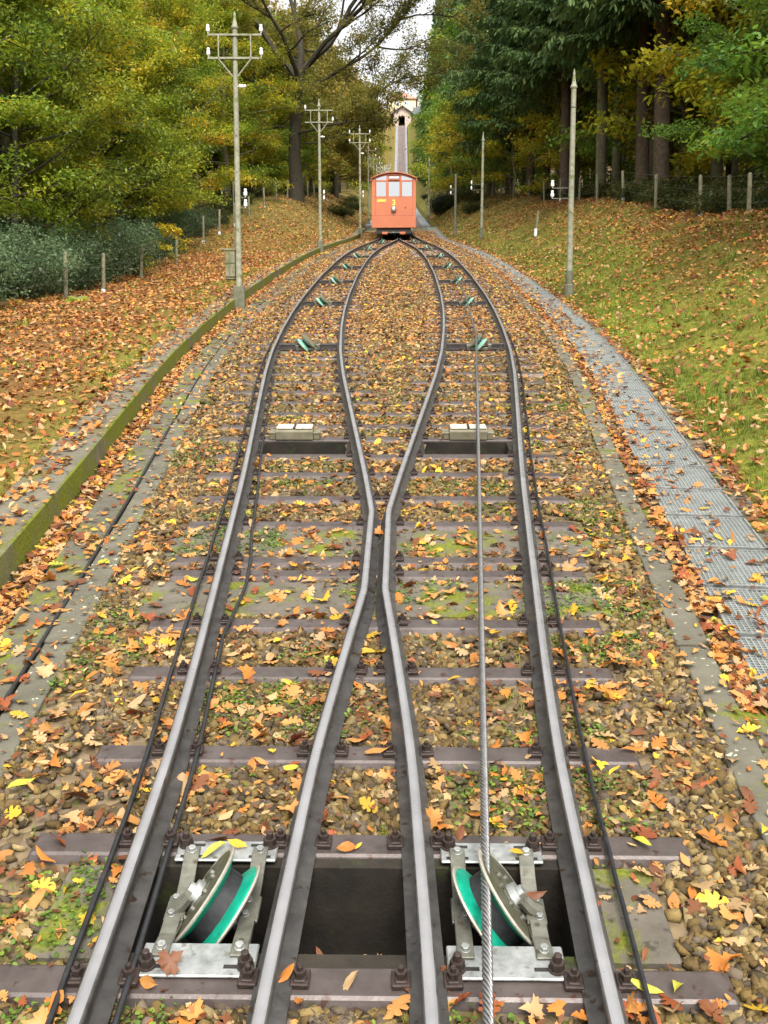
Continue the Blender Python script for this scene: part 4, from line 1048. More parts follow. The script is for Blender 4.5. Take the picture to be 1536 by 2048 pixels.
# the big bare limbed oak
def build_oak():
    rng = np.random.default_rng(77); mb = MB(); cents = []
    tp = [(0, 0, -.5), (.02, 0, .8), (-.10, 0, 2.5), (-.05, .05, 4.6), (.12, 0, 6.4), (.25, 0, 7.8)]
    mb.tube(tp, [.58, .45, .40, .36, .34, .33], 14)
    def limb(p, az, el, L, r, lev, up=.3):
        bp = branch_path(rng, p, az, el, L, 7, up, .13)
        mb.tube(bp, list(np.linspace(r, r * .28, 8)), 7 if lev == 0 else 5, caps=False)
        if lev >= 2 or r < .02:
            for j in (2, 3, 4, 5, 6, 7): cents.append(bp[j])
            return
        for q in range(6 if lev == 0 else 5):
            g = .3 + .7 * (q + rng.random()) / 6; ii = min(int(g * 7), 6); pp = bp[ii] + (bp[ii + 1] - bp[ii]) * (g * 7 - ii)
            limb(pp, az + rng.choice([-1, 1]) * rng.uniform(.3, .9), el + rng.normal(0, .3), L * rng.uniform(.38, .6), r * .45, lev + 1, .15)
        cents.append(bp[-1])
    for p, az, el, L, r in (((.25, 0, 7.8), 1.2, 1.35, 8, .24), ((.25, 0, 7.7), .1, .85, 9, .22), ((.22, 0, 7.4), -.5, .62, 9.5, .19), ((.2, 0, 7.2), 3.0, .95, 8, .22), ((.12, 0, 6.4), .35, .50, 9, .15),
                            ((.1, 0, 6.2), 3.4, .5, 7, .13), ((0, 0, 5.2), -.2, .25, 7.5, .10), ((-.05, 0, 4.4), 2.7, .2, 5.5, .08), ((-.05, 0, 4.0), -.7, .15, 6, .08), ((.2, 0, 7), -1.6, .7, 7.5, .16), ((.2, 0, 7), 1.6, .6, 8, .16), ((0, 0, 3.4), .2, .1, 4.5, .05)):
        limb(p, az, el, L, r, 0)
    v, f_, cc = leaves_at(rng, np.array(cents), 34, .6, .36, .17, OLV, .45, .2, .12)
    tr = mb.build('trunk', M['barko'], None, 0, True); tm = tr.data; bpy.data.objects.remove(tr)
    T['oak'] = (tm, mesh_np('crown', v, f_, M['foliage'], cc, False, None, True))
build_oak()
tree('oak', -6.55, YD(62), 1.0, 'oak_tree', 'big dark oak with thinning olive leaves and long limbs, left of the red car', 'tree', None, 0.0)
tree('farC', -5.6, YD(86), 1.0, 'oak_tree', 'dark stemmed tree with olive leaves between the oak and the red car', 'tree', None, 1.0)
tree('farA', -8.5, YD(92), .9, 'broadleaf_tree', 'thin grey stemmed yellow tree just right of the big oak', 'tree', None, 2.0)
# further rows of the left wood
rows = []
for iu, u in enumerate((-17, -22, -28, -36)):
    for j in range(9 if iu < 3 else 7):
        d = 22 + 8.0 * j + (iu % 2) * 4
        rows.append((u + random.uniform(-1.4, 1.4), d + random.uniform(-1.5, 1.5)))
for u, d in rows: tree(random.choice(['farA', 'farB', 'farA', 'farC']), u, YD(d), random.uniform(1.0, 1.3), 'broadleaf_tree', 'tree deep in the left wood behind the leafy edge', 'tree', 'trees deep in the left wood')
for d, u, k in ((66, -11.5, 'farA'), (72, -9.5, 'sap'), (75, -12, 'farB'), (80, -9, 'sapg'), (88, -12.5, 'farA'), (97, -8.5, 'farA'), (108, -9.5, 'farC'), (120, -7.5, 'farA'), (68, -8.8, 'sapg'), (64, -9.6, 'sap'), (78, -7.6, 'sap')):
    tree(k, u, YD(d), 1.0, 'broadleaf_tree', 'yellow green tree or sapling in the light between the oak and the far poles', 'tree', 'bright trees beyond the oak')
# right side: spruces
RS = [('spC', 43, 8.85, 1.0, 'slender mossy trunk standing directly behind the fence, right of the capped pole'), ('spA', 40, 9.9, .95, 'thick brown trunked spruce behind the fence, left one of the close pair'), ('spA', 38.2, 10.2, 1.05, 'thick brown trunked spruce behind the fence, right one of the close pair'),
      ('spA', 51, 8.6, .9, 'dark spruce directly left of the capped pole on the right bank'), ('spC', 58, 9.4, 1.0, 'slim dark spruce left of the capped pole, second from it'), ('spB', 60, 8.0, 1.0, 'spruce with drooping boughs, right of the second capped pole'), ('spB', 69, 7.7, 1.0, 'spruce with drooping boughs above the second capped pole'),
      ('spB', 79, 7.4, 1.05, 'spruce with drooping boughs right of the dark hedge'), ('spF', 91, 7.6, 1.0, 'first dark spruce beyond the hedge on the right of the line'), ('spF', 104, 7.4, 1.0, 'second dark spruce beyond the hedge on the right of the line'), ('spA', 46, 12.5, 1.0, 'dark trunked spruce deeper behind the slender mossy trunk'),
      ('spC', 35, 13.5, 1.0, 'spruce deep behind the right fence, under the green maple')]
RS2 = [('spC', 47, 10.4), ('spC', 54, 9.7), ('spC', 62, 9.3), ('spC', 44, 11.4), ('spC', 70, 8.9), ('spC', 36.5, 11.8), ('spC', 50, 12.4), ('spC', 57, 11.3)]
for i, (k, d, u) in enumerate(RS2): tree(k, u, YD(d), .95, 'spruce_tree', 'slim straight spruce with bare lower trunk, standing among the others behind the right fence', 'spruce', 'slim bare trunked spruces')
for k, d, u, s, lb in RS: tree(k, u, YD(d), s, 'spruce_tree', lb, 'spruce', 'spruces of the right wood')
for i in range(24):
    d = 118 + i * 12; tree('spF' if i % 4 else 'farB', 6.9 + random.uniform(-.5, 1.2) + max(0, (d - 240) * .022), YD(d), random.uniform(1.0, 1.2), 'spruce_tree', 'far spruce in the dark row climbing along the right of the line', 'spruce', 'far spruces on the right', sz=1.55 if d < 230 else 1.0)
    tree(('farC', 'farA', 'farC')[i % 3], -8.0 - random.uniform(0, 1.8) - max(0, (d - 240) * .022), YD(d), random.uniform(.9, 1.15), 'broadleaf_tree', 'far autumn tree in the row climbing along the left of the line', 'tree', 'far trees on the left')
    if i % 2 == 0:
        tree('spF', 13 + random.uniform(-1, 2), YD(d), 1.1, 'spruce_tree', 'far spruce in the second row on the right', 'spruce', 'far spruces of the second row')
        tree('farC', -14 + random.uniform(-2, 1), YD(d), 1.2, 'broadleaf_tree', 'far autumn tree in the second row on the left', 'tree', 'far trees of the second row')
for iu, u in enumerate((16, 22, 29, 37)):
    for j in range(9 if iu < 3 else 7):
        d = 22 + 8.5 * j + (iu % 2) * 4
        k = random.choice(['farB', 'farB', 'spB', 'farA', 'spA'])
        sp_ = k.startswith('sp')
        tree(k, u + random.uniform(-1.4, 1.4), YD(d + random.uniform(-1.5, 1.5)), random.uniform(.95, 1.2), 'spruce_tree' if sp_ else 'broadleaf_tree', 'dark spruce deep in the right wood' if sp_ else 'green tree deep in the right wood', 'spruce' if sp_ else 'tree', 'spruces deep in the right wood' if sp_ else 'trees deep in the right wood')
# right edge: maple boughs and saplings
tree('maple', 11.9, YD(23.5), .82, 'maple_tree', 'bright green maple whose boughs hang over the right fence', 'maple', None, .6)
tree('maple', 13.2, YD(30), .8, 'maple_tree', 'second green maple behind the first, above the right fence', 'maple', None, 2.6)
tree('maple', 11.5, YD(17.0), 1.05, 'maple_tree', 'near green maple at the right edge of the frame', 'maple', None, 4.0)
for i, (d, u, k, s) in enumerate(((56, 10.6, 'sapg', 1.3), (62, 9.9, 'sap', 1.3), (50, 11.5, 'sapg', 1.5), (70, 9.2, 'sap', 1.5), (76, 6.9, 'sap', 1.5), (84, 6.3, 'sapg', 1.5), (92, 5.6, 'sap', 1.6), (66, 7.6, 'sapg', 1.2), (100, 6.0, 'sap', 1.6), (46, 14, 'sap', 1.8), (42, 15, 'sapg', 1.8), (112, 5.6, 'sap', 1.5), (60, 7.0, 'sap', 1.3), (68, 6.4, 'sapg', 1.6), (74, 5.8, 'sap', 1.9), (81, 5.2, 'sap', 1.9), (88, 4.9, 'sapg', 1.8), (96, 4.9, 'sap', 2.0), (106, 5.0, 'sap', 2.0), (54, 8.9, 'sap', 1.5))):
    tree(k, u, YD(d), s, 'sapling', f'{"yellow" if k == "sap" else "green"} sapling under the right hand spruces, {ORD[i]} of the undergrowth', 'sapling', 'saplings under the spruces')
tree('yshrub', -8.0, YD(34.5), .9, 'sapling', 'small yellow leaved sapling standing out before the left brambles', 'sapling', None)
# dark hedge, brambles, ferns
def shrub(name, seed, n, dims, leaf, stops, tmid, per):
    rng = np.random.default_rng(seed); mb = MB(); cents = []
    for k in range(n):
        a = rng.uniform(0, 6.283); r = math.sqrt(rng.random()); q = np.array([r * math.cos(a) * dims[0], r * math.sin(a) * dims[1], 0]); hh = dims[2] * (1 - .45 * r * r) * rng.uniform(.7, 1.1)
        tip = q * 1.12 + np.array([rng.normal(0, .1), rng.normal(0, .1), hh])
        mid = q * .9 + np.array([0, 0, hh * .6])
        mb.tube([q * .6 + np.array([0, 0, -.1]), mid, tip], [.012, .009, .004], 4, caps=False)
        for f in (.25, .5, .75, 1.0): cents.append((q * .6) * (1 - f) + tip * f + rng.normal(0, .08, 3))
    v, f_, cc = leaves_at(rng, np.array(cents), per, .30, .2, leaf, stops, tmid, .16, .1)
    st = mb.build('stem', M['barko'], None, 0, True); tm = st.data; bpy.data.objects.remove(st)
    return tm, mesh_np('leaves', v, f_, M['foliage'], cc, False, None, True)
T['br1'] = shrub('b1', 31, 90, (1.5, 1.3, 1.55), .10, BRM, .5, 22); T['br2'] = shrub('b2', 32, 90, (1.3, 1.5, 1.35), .10, BRM, .42, 22)
T['hedge'] = shrub('h', 33, 120, (1.2, 1.2, 1.7), .10, [(.012, .025, .012), (.02, .04, .016), (.03, .055, .02)], .5, 20)
T['under'] = shrub('u', 34, 60, (1.1, 1.1, .8), .12, [(.03, .055, .02), (.06, .09, .025), (.13, .13, .03), (.16, .08, .03)], .45, 14)
def bush(kind, u, y, s, name, label, cat, group, sz=None):
    tm, cm = T[kind]; r = empty(name); r.location = (u, y, zt(u, y)); r.rotation_euler = (0, 0, random.uniform(0, 6.28)); r.scale = (s, s, sz or s); tag(r, label, cat, group)
    link(bpy.data.objects.new('stem', tm), r); link(bpy.data.objects.new('leaves', cm), r); return r
for i, (d, u, s) in enumerate(((18.5, -9.8, 1.1), (21, -9.9, 1.15), (23.2, -9.6, 1.1), (25.2, -10.0, 1.1), (27.3, -9.7, 1.05), (29.5, -9.9, 1.05), (31.8, -9.6, 1.0), (34.2, -9.7, 1.0), (36.8, -9.5, .95), (39.6, -9.6, .9), (42.5, -9.4, .85), (22.5, -12, 1.25), (26.5, -12.2, 1.25), (30.5, -12.2, 1.2), (35, -11.9, 1.1), (46, -9.6, .75), (15.5, -10.2, 1.15))):
    bush('br1' if i % 2 else 'br2', u, YD(d), s, 'bramble_bush', f'blue green bramble bush {"behind the left fence" if i < 11 or i > 14 else "deeper in the left wood"}, {ORD[i] if i < 11 else ORD[i - 11]} of its row', 'bush', 'blue green brambles behind the left fence')
for d, u, s in ((33, 12, 2.2), (37, 12.5, 2.2), (41, 11.8, 2.2), (45, 11, 2.0), (29, 12.8, 2.2), (36, 16, 2.6), (44, 15.5, 2.6), (52, 11.5, 2.2), (58, 11.5, 2.2), (26, 12.5, 2.0)): tree(random.choice(['sap', 'sapg', 'sapg']), u, YD(d), s, 'sapling', 'leafy young tree filling the dim wood behind the spruce trunks', 'sapling', 'young trees behind the spruces')
for i in range(22):
    sd = -1 if i % 2 else 1; d = 64 + i * 3.6 if i < 12 else 150 + (i - 12) * 24; bush('under', sd * (3.6 + random.uniform(.2, 1.9)), YD(d), random.uniform(.55, .9), 'undergrowth_shrub', 'low autumn shrub on the bank beside the far line behind the red car', 'shrub', 'shrubs on the far banks')
bush('hedge', 3.55, YD(80), 1.0, 'evergreen_hedge', 'dark clipped evergreen hedge right of the red car', 'hedge', None)
for i, (d, u) in enumerate(((24, 9.6), (26.5, 9.2), (29, 9.8), (31, 9.1), (34, 9.5), (36.5, 9.2), (39, 9.4), (42, 9.2), (46, 9.0), (50, 9.3), (55, 8.9), (21, 9.4), (27, 11), (33, 11), (41, 11), (60, 8.6))):
    bush('under', u, YD(d), random.uniform(.75, 1.1), 'undergrowth_shrub', f'low dull shrub behind the right fence, {ORD[i]} of the undergrowth', 'shrub', 'undergrowth behind the right fence')
for i, (d, u) in enumerate(((48, -9), (52, -9.3), (56, -9), (60, -8.6), (65, -8.4), (70, -8.2), (76, -8), (83, -7.6))):
    bush('under', u, YD(d), random.uniform(.7, 1.0), 'undergrowth_shrub', f'low dull shrub behind the left fence on the mound, {ORD[i]} of its row', 'shrub', 'undergrowth behind the left fence')
# ------------------------------------------------------------------ stones, leaves, grass
STONE_PAL = np.array([(.21, .145, .055), (.28, .195, .078), (.16, .105, .042), (.14, .105, .075), (.34, .255, .12), (.09, .068, .04), (.18, .14, .095), (.245, .165, .06), (.17, .112, .05)])
LEAF_PAL = [('orange', (.45, .165, .032)), ('tan orange', (.48, .225, .065)), ('yellow', (.60, .37, .035)), ('brown', (.17, .062, .024)), ('pale tan', (.46, .295, .14)), ('rust red', (.27, .075, .026)), ('yellow green', (.42, .40, .05))]
LPC = np.array([c_ for _, c_ in LEAF_PAL])
def ico(sub, seed, flat=.7):
    bm = bmesh.new(); rr = np.random.default_rng(seed); q_ = np.array([(a, b, g) for a in (-1, 1) for b in (-1, 1) for g in (-1, 1)], float) * .68 + rr.uniform(-.38, .38, (8, 3)); q_ = np.concatenate([q_, rr.uniform(-.95, .95, (2, 3))])
    for p in q_: bm.verts.new(p)
    hull = bmesh.ops.convex_hull(bm, input=bm.verts); bmesh.ops.delete(bm, geom=[g for g in hull['geom_interior'] if isinstance(g, bmesh.types.BMVert)], context='VERTS'); bm.verts.index_update()
    ax = np.zeros((0, 3)); off = []
    vs = []
    for v in bm.verts:
        p = np.array(v.co)
        for a, o_ in zip(ax, off):
            dd = p @ a
            if dd > o_: p = p - a * (dd - o_)
        vs.append(p * np.array([1.15, .9, flat]))
    f = np.array([[q.index for q in fc.verts] for fc in bm.faces]); bm.free(); return np.array(vs), f
def sample(n, d0, d1, k, rng, power=1.0):
    """points on the ballast between the stone kerbs"""
    y = YD(d0) + (YD(d1) - YD(d0)) * rng.random(n) ** power
    u = (rng.random(n) * 2 - 1) * (c(y) + k); return u, y
SY = np.array(SLEEPER_Y)
def on_sleeper(u, y, pad=.075):
    dy = np.abs(y[:, None] - SY[None]).min(1)
    cc = c(y); inn = np.where(y < YD(11), np.abs(u) < cc + .93, (np.abs(np.abs(u) - cc - .05) < .9))
    return (dy < pad) & inn
SLABS = ((YD(6.53), YD(7.02), 0), (YD(5.60), YD(6.08), 0), (YD(3.07), YD(3.5), 1))
def on_slab(u, y):
    r = np.zeros(len(u), bool)
    for a, b, q in SLABS: r |= (y > a) & (y < b) & (np.abs(u) < (c(y) + .95 if not q else 1.06))
    return r
def near_rail(u, y, w):
    cc = c(y); au = np.abs(u); return (np.abs(au - cc - .5) < w) | (np.abs(au - np.maximum(np.abs(cc - .5), .06)) < w)
def build_stones():
    rng = np.random.default_rng(5); parts = []
    for n, d0, d1, smin, smax, sub in ((44000, 2.4, 6.2, .011, .028, 2), (32000, 6.2, 11, .014, .031, 1), (18000, 11, 20, .024, .042, 1), (9000, 20, 36, .032, .05, 1)):
        u, y = sample(n, d0, d1, 1.23, rng)
        ok = ~in_pits(u, y, .05) & ~on_sleeper(u, y, .072) & ~on_slab(u, y) & ~near_rail(u, y, .045)
        ms = np.sin(u * 2.3 + 1.2 * y) * np.sin(y * 1.7 - u) + .6 * np.sin(u * 5.1 + y * .7) * np.sin(y * 4.3); ok &= (ms < .42) | (rng.random(n) < .14)
        u, y = u[ok], y[ok]; n = len(u)
        s = rng.uniform(smin, smax, n) * rng.choice([1, 1, 1, 1.18], n)
        h = np.where(on_sleeper(u, y, .1), -.172, -.158) + s * .25 + rng.uniform(-.006, .012, n)
        col = STONE_PAL[rng.integers(0, len(STONE_PAL), n)] * rng.uniform(.55, .95, n)[:, None]
        pos = P(u, y, h); rot = rot_euler(rng.normal(.0, .5, n), rng.normal(0, .5, n), rng.uniform(0, 6.28, n))
        for k in range(7):
            tv, tf = ico(sub if sub > 1 else 1, 40 + k, .72); q = np.arange(n) % 7 == k
            sc = s[q][:, None] * rng.uniform([.8, .6, .5], [1.35, 1.0, .95], (q.sum(), 3)); parts.append(instances(tv, tf, pos[q], rot[q], sc, col[q]))
    V, F, C = merge(parts); o = mesh_np('ballast_gravel', V, F, M['stones'], C)
    tag(o, 'loose brown and grey ballast stones between the rails', 'gravel', None, 'stuff')
build_stones()

def fan_leaf(outline, seed, curl=.10, split=True):
    """flat outline (x,y) with a raised or cupped surface; stem at the origin, tip at x=1"""
    rr = np.random.default_rng(seed); pts = [(x, y) for x, y in outline]
    n = len(pts); mid = np.linspace(.08, .9, 5)
    vs = [(x, y, curl * (abs(y) * 1.6) ** 1.3 + .06 * math.sin(6 * x + seed) + rr.normal(0, .014) - curl * .6 * (x - .5) ** 2) for x, y in pts]
    c0 = len(vs); vs.append((.5, 0, .0 + .02 * math.sin(3 + seed)))
    fs = [(i, (i + 1) % n, c0) for i in range(n)]
    return np.array(vs) - np.array([.5, 0, 0]), np.array(fs)
def mir(h): return h + [(x, -y) for x, y in h[::-1] if abs(y) > 1e-6]
OAK = mir([(0, 0), (.04, .012), (.12, .06), (.2, .17), (.28, .18), (.31, .09), (.4, .25), (.48, .30), (.53, .14), (.62, .31), (.71, .30), (.73, .15), (.84, .2), (.92, .13), (1, 0)])
MAPLE = mir([(0, 0), (.1, .015), (.16, .10), (.10, .30), (.26, .28), (.30, .46), (.42, .40), (.50, .50), (.54, .28), (.60, .16), (.72, .22), (.78, .12), (1, 0)])
ELL = mir([(0, 0), (.06, .015), (.18, .12), (.38, .21), (.58, .22), (.8, .14), (1, 0)])
CHES = mir([(0, 0), (.05, .012), (.2, .09), (.45, .145), (.7, .12), (.88, .06), (1, 0)])
SHAPES = [('lobed', OAK, 1.0), ('broad lobed', MAPLE, .95), ('oval', ELL, .82), ('narrow', CHES, 1.15)]
def leaf_template(kind, seed): return fan_leaf(SHAPES[kind][1], seed, .16 + .12 * (seed % 3))
LT = [[leaf_template(k, 10 * k + j) for j in range(3)] for k in range(4)]
def leaf_height(u, y):
    """height of what a leaf lies on"""
    au = np.abs(u); cc = c(y); o = au - cc
    h = np.full(len(u), -.128)
    h = np.where(on_sleeper(u, y, .06), -.116, h); h = np.where(on_slab(u, y), -.126, h)
    h = np.where((o > 1.22) & (o < 1.41), -.118, h)
    L = u < 0
    h = np.where(L & (o > 1.41), -.125, h); h = np.where(L & (o > 1.66), -.165, h); h = np.where(L & (o > 1.87), .075, h)
    h = np.where(~L & (o > 1.41), -.143, h); h = np.where(~L & (o > 1.55), -.112, h); h = np.where(~L & (o > 2.13), -.122, h)
    return h
def scatter_leaves(rng, u, y, h, vert, size, mix, tilt=.28, lod=0):
    n = len(u)
    pos = np.stack([u, y, Zr(y) + h], -1) if vert else P(u, y, h)
    pos[:, 2] += rng.uniform(0, .012, n)
    base = np.arctan(slope(y))
    rot = rot_euler(base + rng.normal(0, tilt, n), rng.normal(0, tilt, n), np.zeros(n)) @ rot_euler(np.zeros(n), np.zeros(n), rng.uniform(0, 6.283, n))
    s = size * rng.uniform(.6, 1.25, n); ci = rng.choice(len(LPC), n, p=mix); col = LPC[ci] * rng.uniform(.7, 1.2, n)[:, None]
    parts = []
    if lod:
        tv = QUAD_T * np.array([1, 1.35, 1.6]) - np.array([.5, 0, 0]); return [instances(tv, QUAD_F, pos, rot, s, col)]
    kk = rng.choice(4, n, p=[.42, .22, .22, .14]); jj = rng.integers(0, 3, n)
    for k in range(4):
        for j in range(3):
            q = (kk == k) & (jj == j)
            if q.any():
                flip = rng.random(q.sum()) < .5; sc = np.stack([s[q], s[q], s[q] * np.where(flip, 1, -.8)], -1) * SHAPES[k][2]
                parts.append(instances(LT[k][j][0], LT[k][j][1], pos[q], rot[q], sc, col[q]))
    return parts
MIXT = np.array([.18, .29, .085, .18, .17, .07, .025]); MIXB = np.array([.26, .24, .04, .20, .14, .12, 0.])
MIXG = np.array([.16, .28, .06, .2, .18, .12, .0]); MIXG /= MIXG.sum(); MIXS = np.array([.06, .34, .03, .26, .26, .05, .0]); MIXS /= MIXS.sum(); MIXT /= MIXT.sum(); MIXB /= MIXB.sum()
def build_litter():
    rng = np.random.default_rng(8); parts = []
    # on the line
    for n, d0, d1, sz, lod in ((4200, 2.45, 7.0, .042, 2), (1500, 2.6, 7, .095, 0), (1500, 6.5, 10, .085, 0), (2600, 6.5, 11, .055, 0), (9000, 10, 20, .078, 0), (22000, 16, 36, .085, 1), (12000, 36, 60, .10, 1)):
        u, y = sample(n, d0, d1, 1.9, rng, .9)
        keep = ~in_pits(u, y, .06) & ~near_rail(u, y, .05)
        o = np.abs(u) - c(y)
        w = np.where((u > 0) & (o > 1.57), .45, 1) * np.where((o > 1.2) & (o < 1.42), .5, 1) * np.where((u < 0) & (o > 1.4) & (o < 1.66), .6, 1) * np.where(on_slab(u, y), .4, 1) * np.where(on_sleeper(u, y, .06), np.interp(y, [8, 16], [.15, .42]), 1)
        keep &= rng.random(n) < w; u, y = u[keep], y[keep]
        parts += scatter_leaves(rng, u, y, leaf_height(u, y), False, sz, MIXS if lod == 2 else MIXT, .30, lod % 2)
    # gutters beside the line, filled with leaves
    for s, a, b, n in ((-1, 1.67, 1.86, 4200), (1, 1.42, 1.56, 2300), (1, 2.14, 2.4, 3600), (1, 1.58, 2.1, 420), (-1, 1.95, 2.3, 2400)):
        y = YD(4.6) + (YD(50) - YD(4.6)) * rng.random(n) ** 1.25; u = s * (c(y) + rng.uniform(a, b, n))
        k = ~((s > 0) & (b == 2.4) & (rng.random(n) < .3)); u, y = u[k], y[k]
        h = leaf_height(u, y) + rng.uniform(0, .03, len(u)) * (0 if b in (2.1, 2.3) else 1)
        parts += scatter_leaves(rng, u, y, h, False, .088, MIXG, .35, 0)
    u = rng.uniform(-.2, .2, 16); y = PIT0 + rng.uniform(.01, .07, 16); parts += scatter_leaves(rng, u, y, np.full(16, -.222), False, .075, MIXG, .4, 0)
    u = rng.uniform(-.7, .7, 40); y = PIT0 + rng.uniform(.02, .4, 40); parts += scatter_leaves(rng, u, y, np.full(40, -.61), False, .085, MIXG, .3, 0)
    V, F, C = merge(parts); o = mesh_np('leaf_litter', V, F, M['litter'], C)
    tag(o, 'orange and tan autumn leaves strewn over ballast, gutters and walkway', 'fallen leaves', None, 'stuff')
    # on the banks
    parts = []
    n = 70000; y = 4 + 44 * rng.random(n) ** .8; u = -(c(y) + 2.2 + 7.5 * rng.random(n)); g = grassy(u, y); k = rng.random(n) > g * .85 + np.clip((y - 30) / 60, 0, .5); u, y = u[k], y[k]
    k = y < 15; parts += scatter_leaves(rng, u[k], y[k], hterr(u[k], y[k]) + .012, True, .10, MIXB, .42, 0)
    k = ~k; parts += scatter_leaves(rng, u[k], y[k], hterr(u[k], y[k]) + .012, True, .095, MIXB, .42, 1)
    n = 110000; y = 5 + 48 * rng.random(n) ** .85; u = c(y) + 2.3 + 8.5 * rng.random(n); g = grassy(u, y); k = rng.random(n) > np.minimum(g * 1.1, .72) + np.clip((y - 34) / 60, 0, .4); u, y = u[k], y[k]
    k = y < 14; parts += scatter_leaves(rng, u[k], y[k], hterr(u[k], y[k]) + .05, True, .095, MIXB, .45, 0)
    k = ~k; parts += scatter_leaves(rng, u[k], y[k], hterr(u[k], y[k]) + .045, True, .09, MIXB, .45, 1)
    n = 12000; y = 45 + 50 * rng.random(n); sd = rng.choice([-1, 1], n); u = sd * (c(y) + 2.3 + 5.5 * rng.random(n))
    parts += scatter_leaves(rng, u, y, hterr(u, y) + .03, True, .15, MIXB, .4, 1)
    n = 9000; y = 10 + 70 * rng.random(n); sd = rng.choice([-1, 1], n); u = sd * (9 + 12 * rng.random(n))
    parts += scatter_leaves(rng, u, y, hterr(u, y) + .03, True, .2, MIXB, .4, 1)
    V, F, C = merge(parts); o = mesh_np('leaf_litter', V, F, M['litter'], C)
    tag(o, 'brown and orange autumn leaves covering the banks and the wood floor', 'fallen leaves', None, 'stuff')
build_litter()

def blade_tuft(seed, nb=7):
    rr = np.random.default_rng(seed); V, F = [], []
    for k in range(nb):
        a = rr.uniform(0, 6.28); r = rr.uniform(0, .35); x, y = r * math.cos(a), r * math.sin(a); L = rr.uniform(.6, 1.1); b = rr.uniform(.1, .5); w = .035; a2 = rr.uniform(0, 6.28)
        dx, dy = math.cos(a2), math.sin(a2); o = len(V)
        V += [(x - dy * w, y + dx * w, 0), (x + dy * w, y - dx * w, 0), (x - dy * w * .8 + dx * b * .4, y + dx * w * .8 + dy * b * .4, L * .6), (x + dy * w * .8 + dx * b * .4, y - dx * w * .8 + dy * b * .4, L * .6), (x + dx * b, y + dy * b, L * .92)]
        F += [(o, o + 1, o + 3), (o, o + 3, o + 2), (o + 2, o + 3, o + 4)]
    return np.array(V), np.array(F)
GPAL = np.array([(.16, .25, .026), (.22, .29, .032), (.30, .31, .05), (.12, .195, .026), (.35, .30, .09)])
def build_grass():
    rng = np.random.default_rng(9); parts = []
    tufts = [blade_tuft(k) for k in range(3)]
    def go(u, y, h, size, vert=True, bias=0, sd=None):
        n = len(u); pos = np.stack([u, y, Zr(y) + h], -1) if vert else P(u, y, h)
        rot = rot_euler(rng.normal(0, .2, n), rng.normal(0, .2, n), rng.uniform(0, 6.28, n)); s = size * rng.uniform(.4, 1.25, n) * (1 + .35 * np.sin(u * 2.9 + 2 * np.sin(y * 1.9)) * np.sin(y * 2.3 + u))
        col = GPAL[rng.choice(5, n, p=[.28, .28, .2, .14, .1])] * rng.uniform(.75, 1.2, n)[:, None] * (1 + .3 * np.sin(u * 1.6 + 1.5 * np.sin(y * 1.3)) * np.sin(y * 1.9 - u))[:, None]
        f = np.clip((y - 25) / 35, 0, .7)[:, None]; col = col * (1 - f) + np.array([.20, .165, .05]) * f
        for k in range(3):
            q = np.arange(n) % 3 == k; parts.append(instances(*tufts[k], pos[q], rot[q], s[q], col[q]))
    n = 90000; y = 4.5 + 36 * rng.random(n) ** .9; u = c(y) + 2.34 + 6.0 * rng.random(n) ** 1.2; k = rng.random(n) < grassy(u, y); u, y = u[k], y[k]; go(u, y, hterr(u, y) - .01, .075)
    n = 16000; y = 36 + 50 * rng.random(n); u = c(y) + 2.3 + 5 * rng.random(n); k = rng.random(n) < grassy(u, y) + .2; u, y = u[k], y[k]; go(u, y, hterr(u, y) - .01, .12)
    n = 16000; y = 4 + 34 * rng.random(n) ** .8; u = -(c(y) + 2.22 + 6 * rng.random(n) ** 1.4); k = rng.random(n) < grassy(u, y) * .9; u, y = u[k], y[k]; go(u, y, hterr(u, y) - .01, .08)
    n = 12000; y = 38 + 45 * rng.random(n); u = -(c(y) + 2.3 + 6 * rng.random(n)); k = rng.random(n) < grassy(u, y) + .15; u, y = u[k], y[k]; go(u, y, hterr(u, y) - .01, .12)
    n = 5000; y = 6 + 32 * rng.random(n); u = c(y) + 2.5 + 5 * rng.random(n); k = np.sin(u * 2.1 + 1.7 * np.sin(y * .9)) * np.sin(y * 1.5 - u * .7) > .45; u, y = u[k], y[k]; go(u, y, hterr(u, y) - .01, .15)
    n = 2500; y = 5 + 30 * rng.random(n); u = -(c(y) + 2.4 + 5 * rng.random(n)); k = np.sin(u * 2.3 + y) * np.sin(y * 1.2 - u * .9) > .55; u, y = u[k], y[k]; go(u, y, hterr(u, y) - .01, .14)
    # tiny weeds in the ballast
    n = 6500; u, y = sample(n, 2.6, 16, 1.25, rng, 1.3); f = np.sin(u * 2.3 + 1.2 * y) * np.sin(y * 1.7 - u) > .25; k = f & ~in_pits(u, y, .03) & ~on_sleeper(u, y, .12) & ~near_rail(u, y, .06); go(u[k], y[k], np.full(k.sum(), -.15), .035, False)
    n = 2200; y = YD(2.6) + 14 * rng.random(n) ** 1.3; s = rng.choice([-1, 1], n); u = s * (c(y) + rng.choice([.38, .62, -.38, 1.22, 1.43], n)); k = ~in_pits(u, y, .03); go(u[k], y[k], np.full(k.sum(), -.155), .035, False)
    V, F, C = merge(parts); o = mesh_np('grass', V, F, M['grass'], C); tag(o, 'short green grass on the banks and weeds in the ballast', 'grass', None, 'stuff')
    # low clover like weeds with round leaflets between stones
    parts.clear(); n = 6500; u, y = sample(n, 2.5, 12, 1.22, rng, 1.2); f = np.sin(u * 3.1 + .9 * y + 2) * np.sin(y * 2.3 - 1.4 * u) > .22
    k = f & ~in_pits(u, y, .04) & ~on_sleeper(u, y, .11); u, y = u[k], y[k]
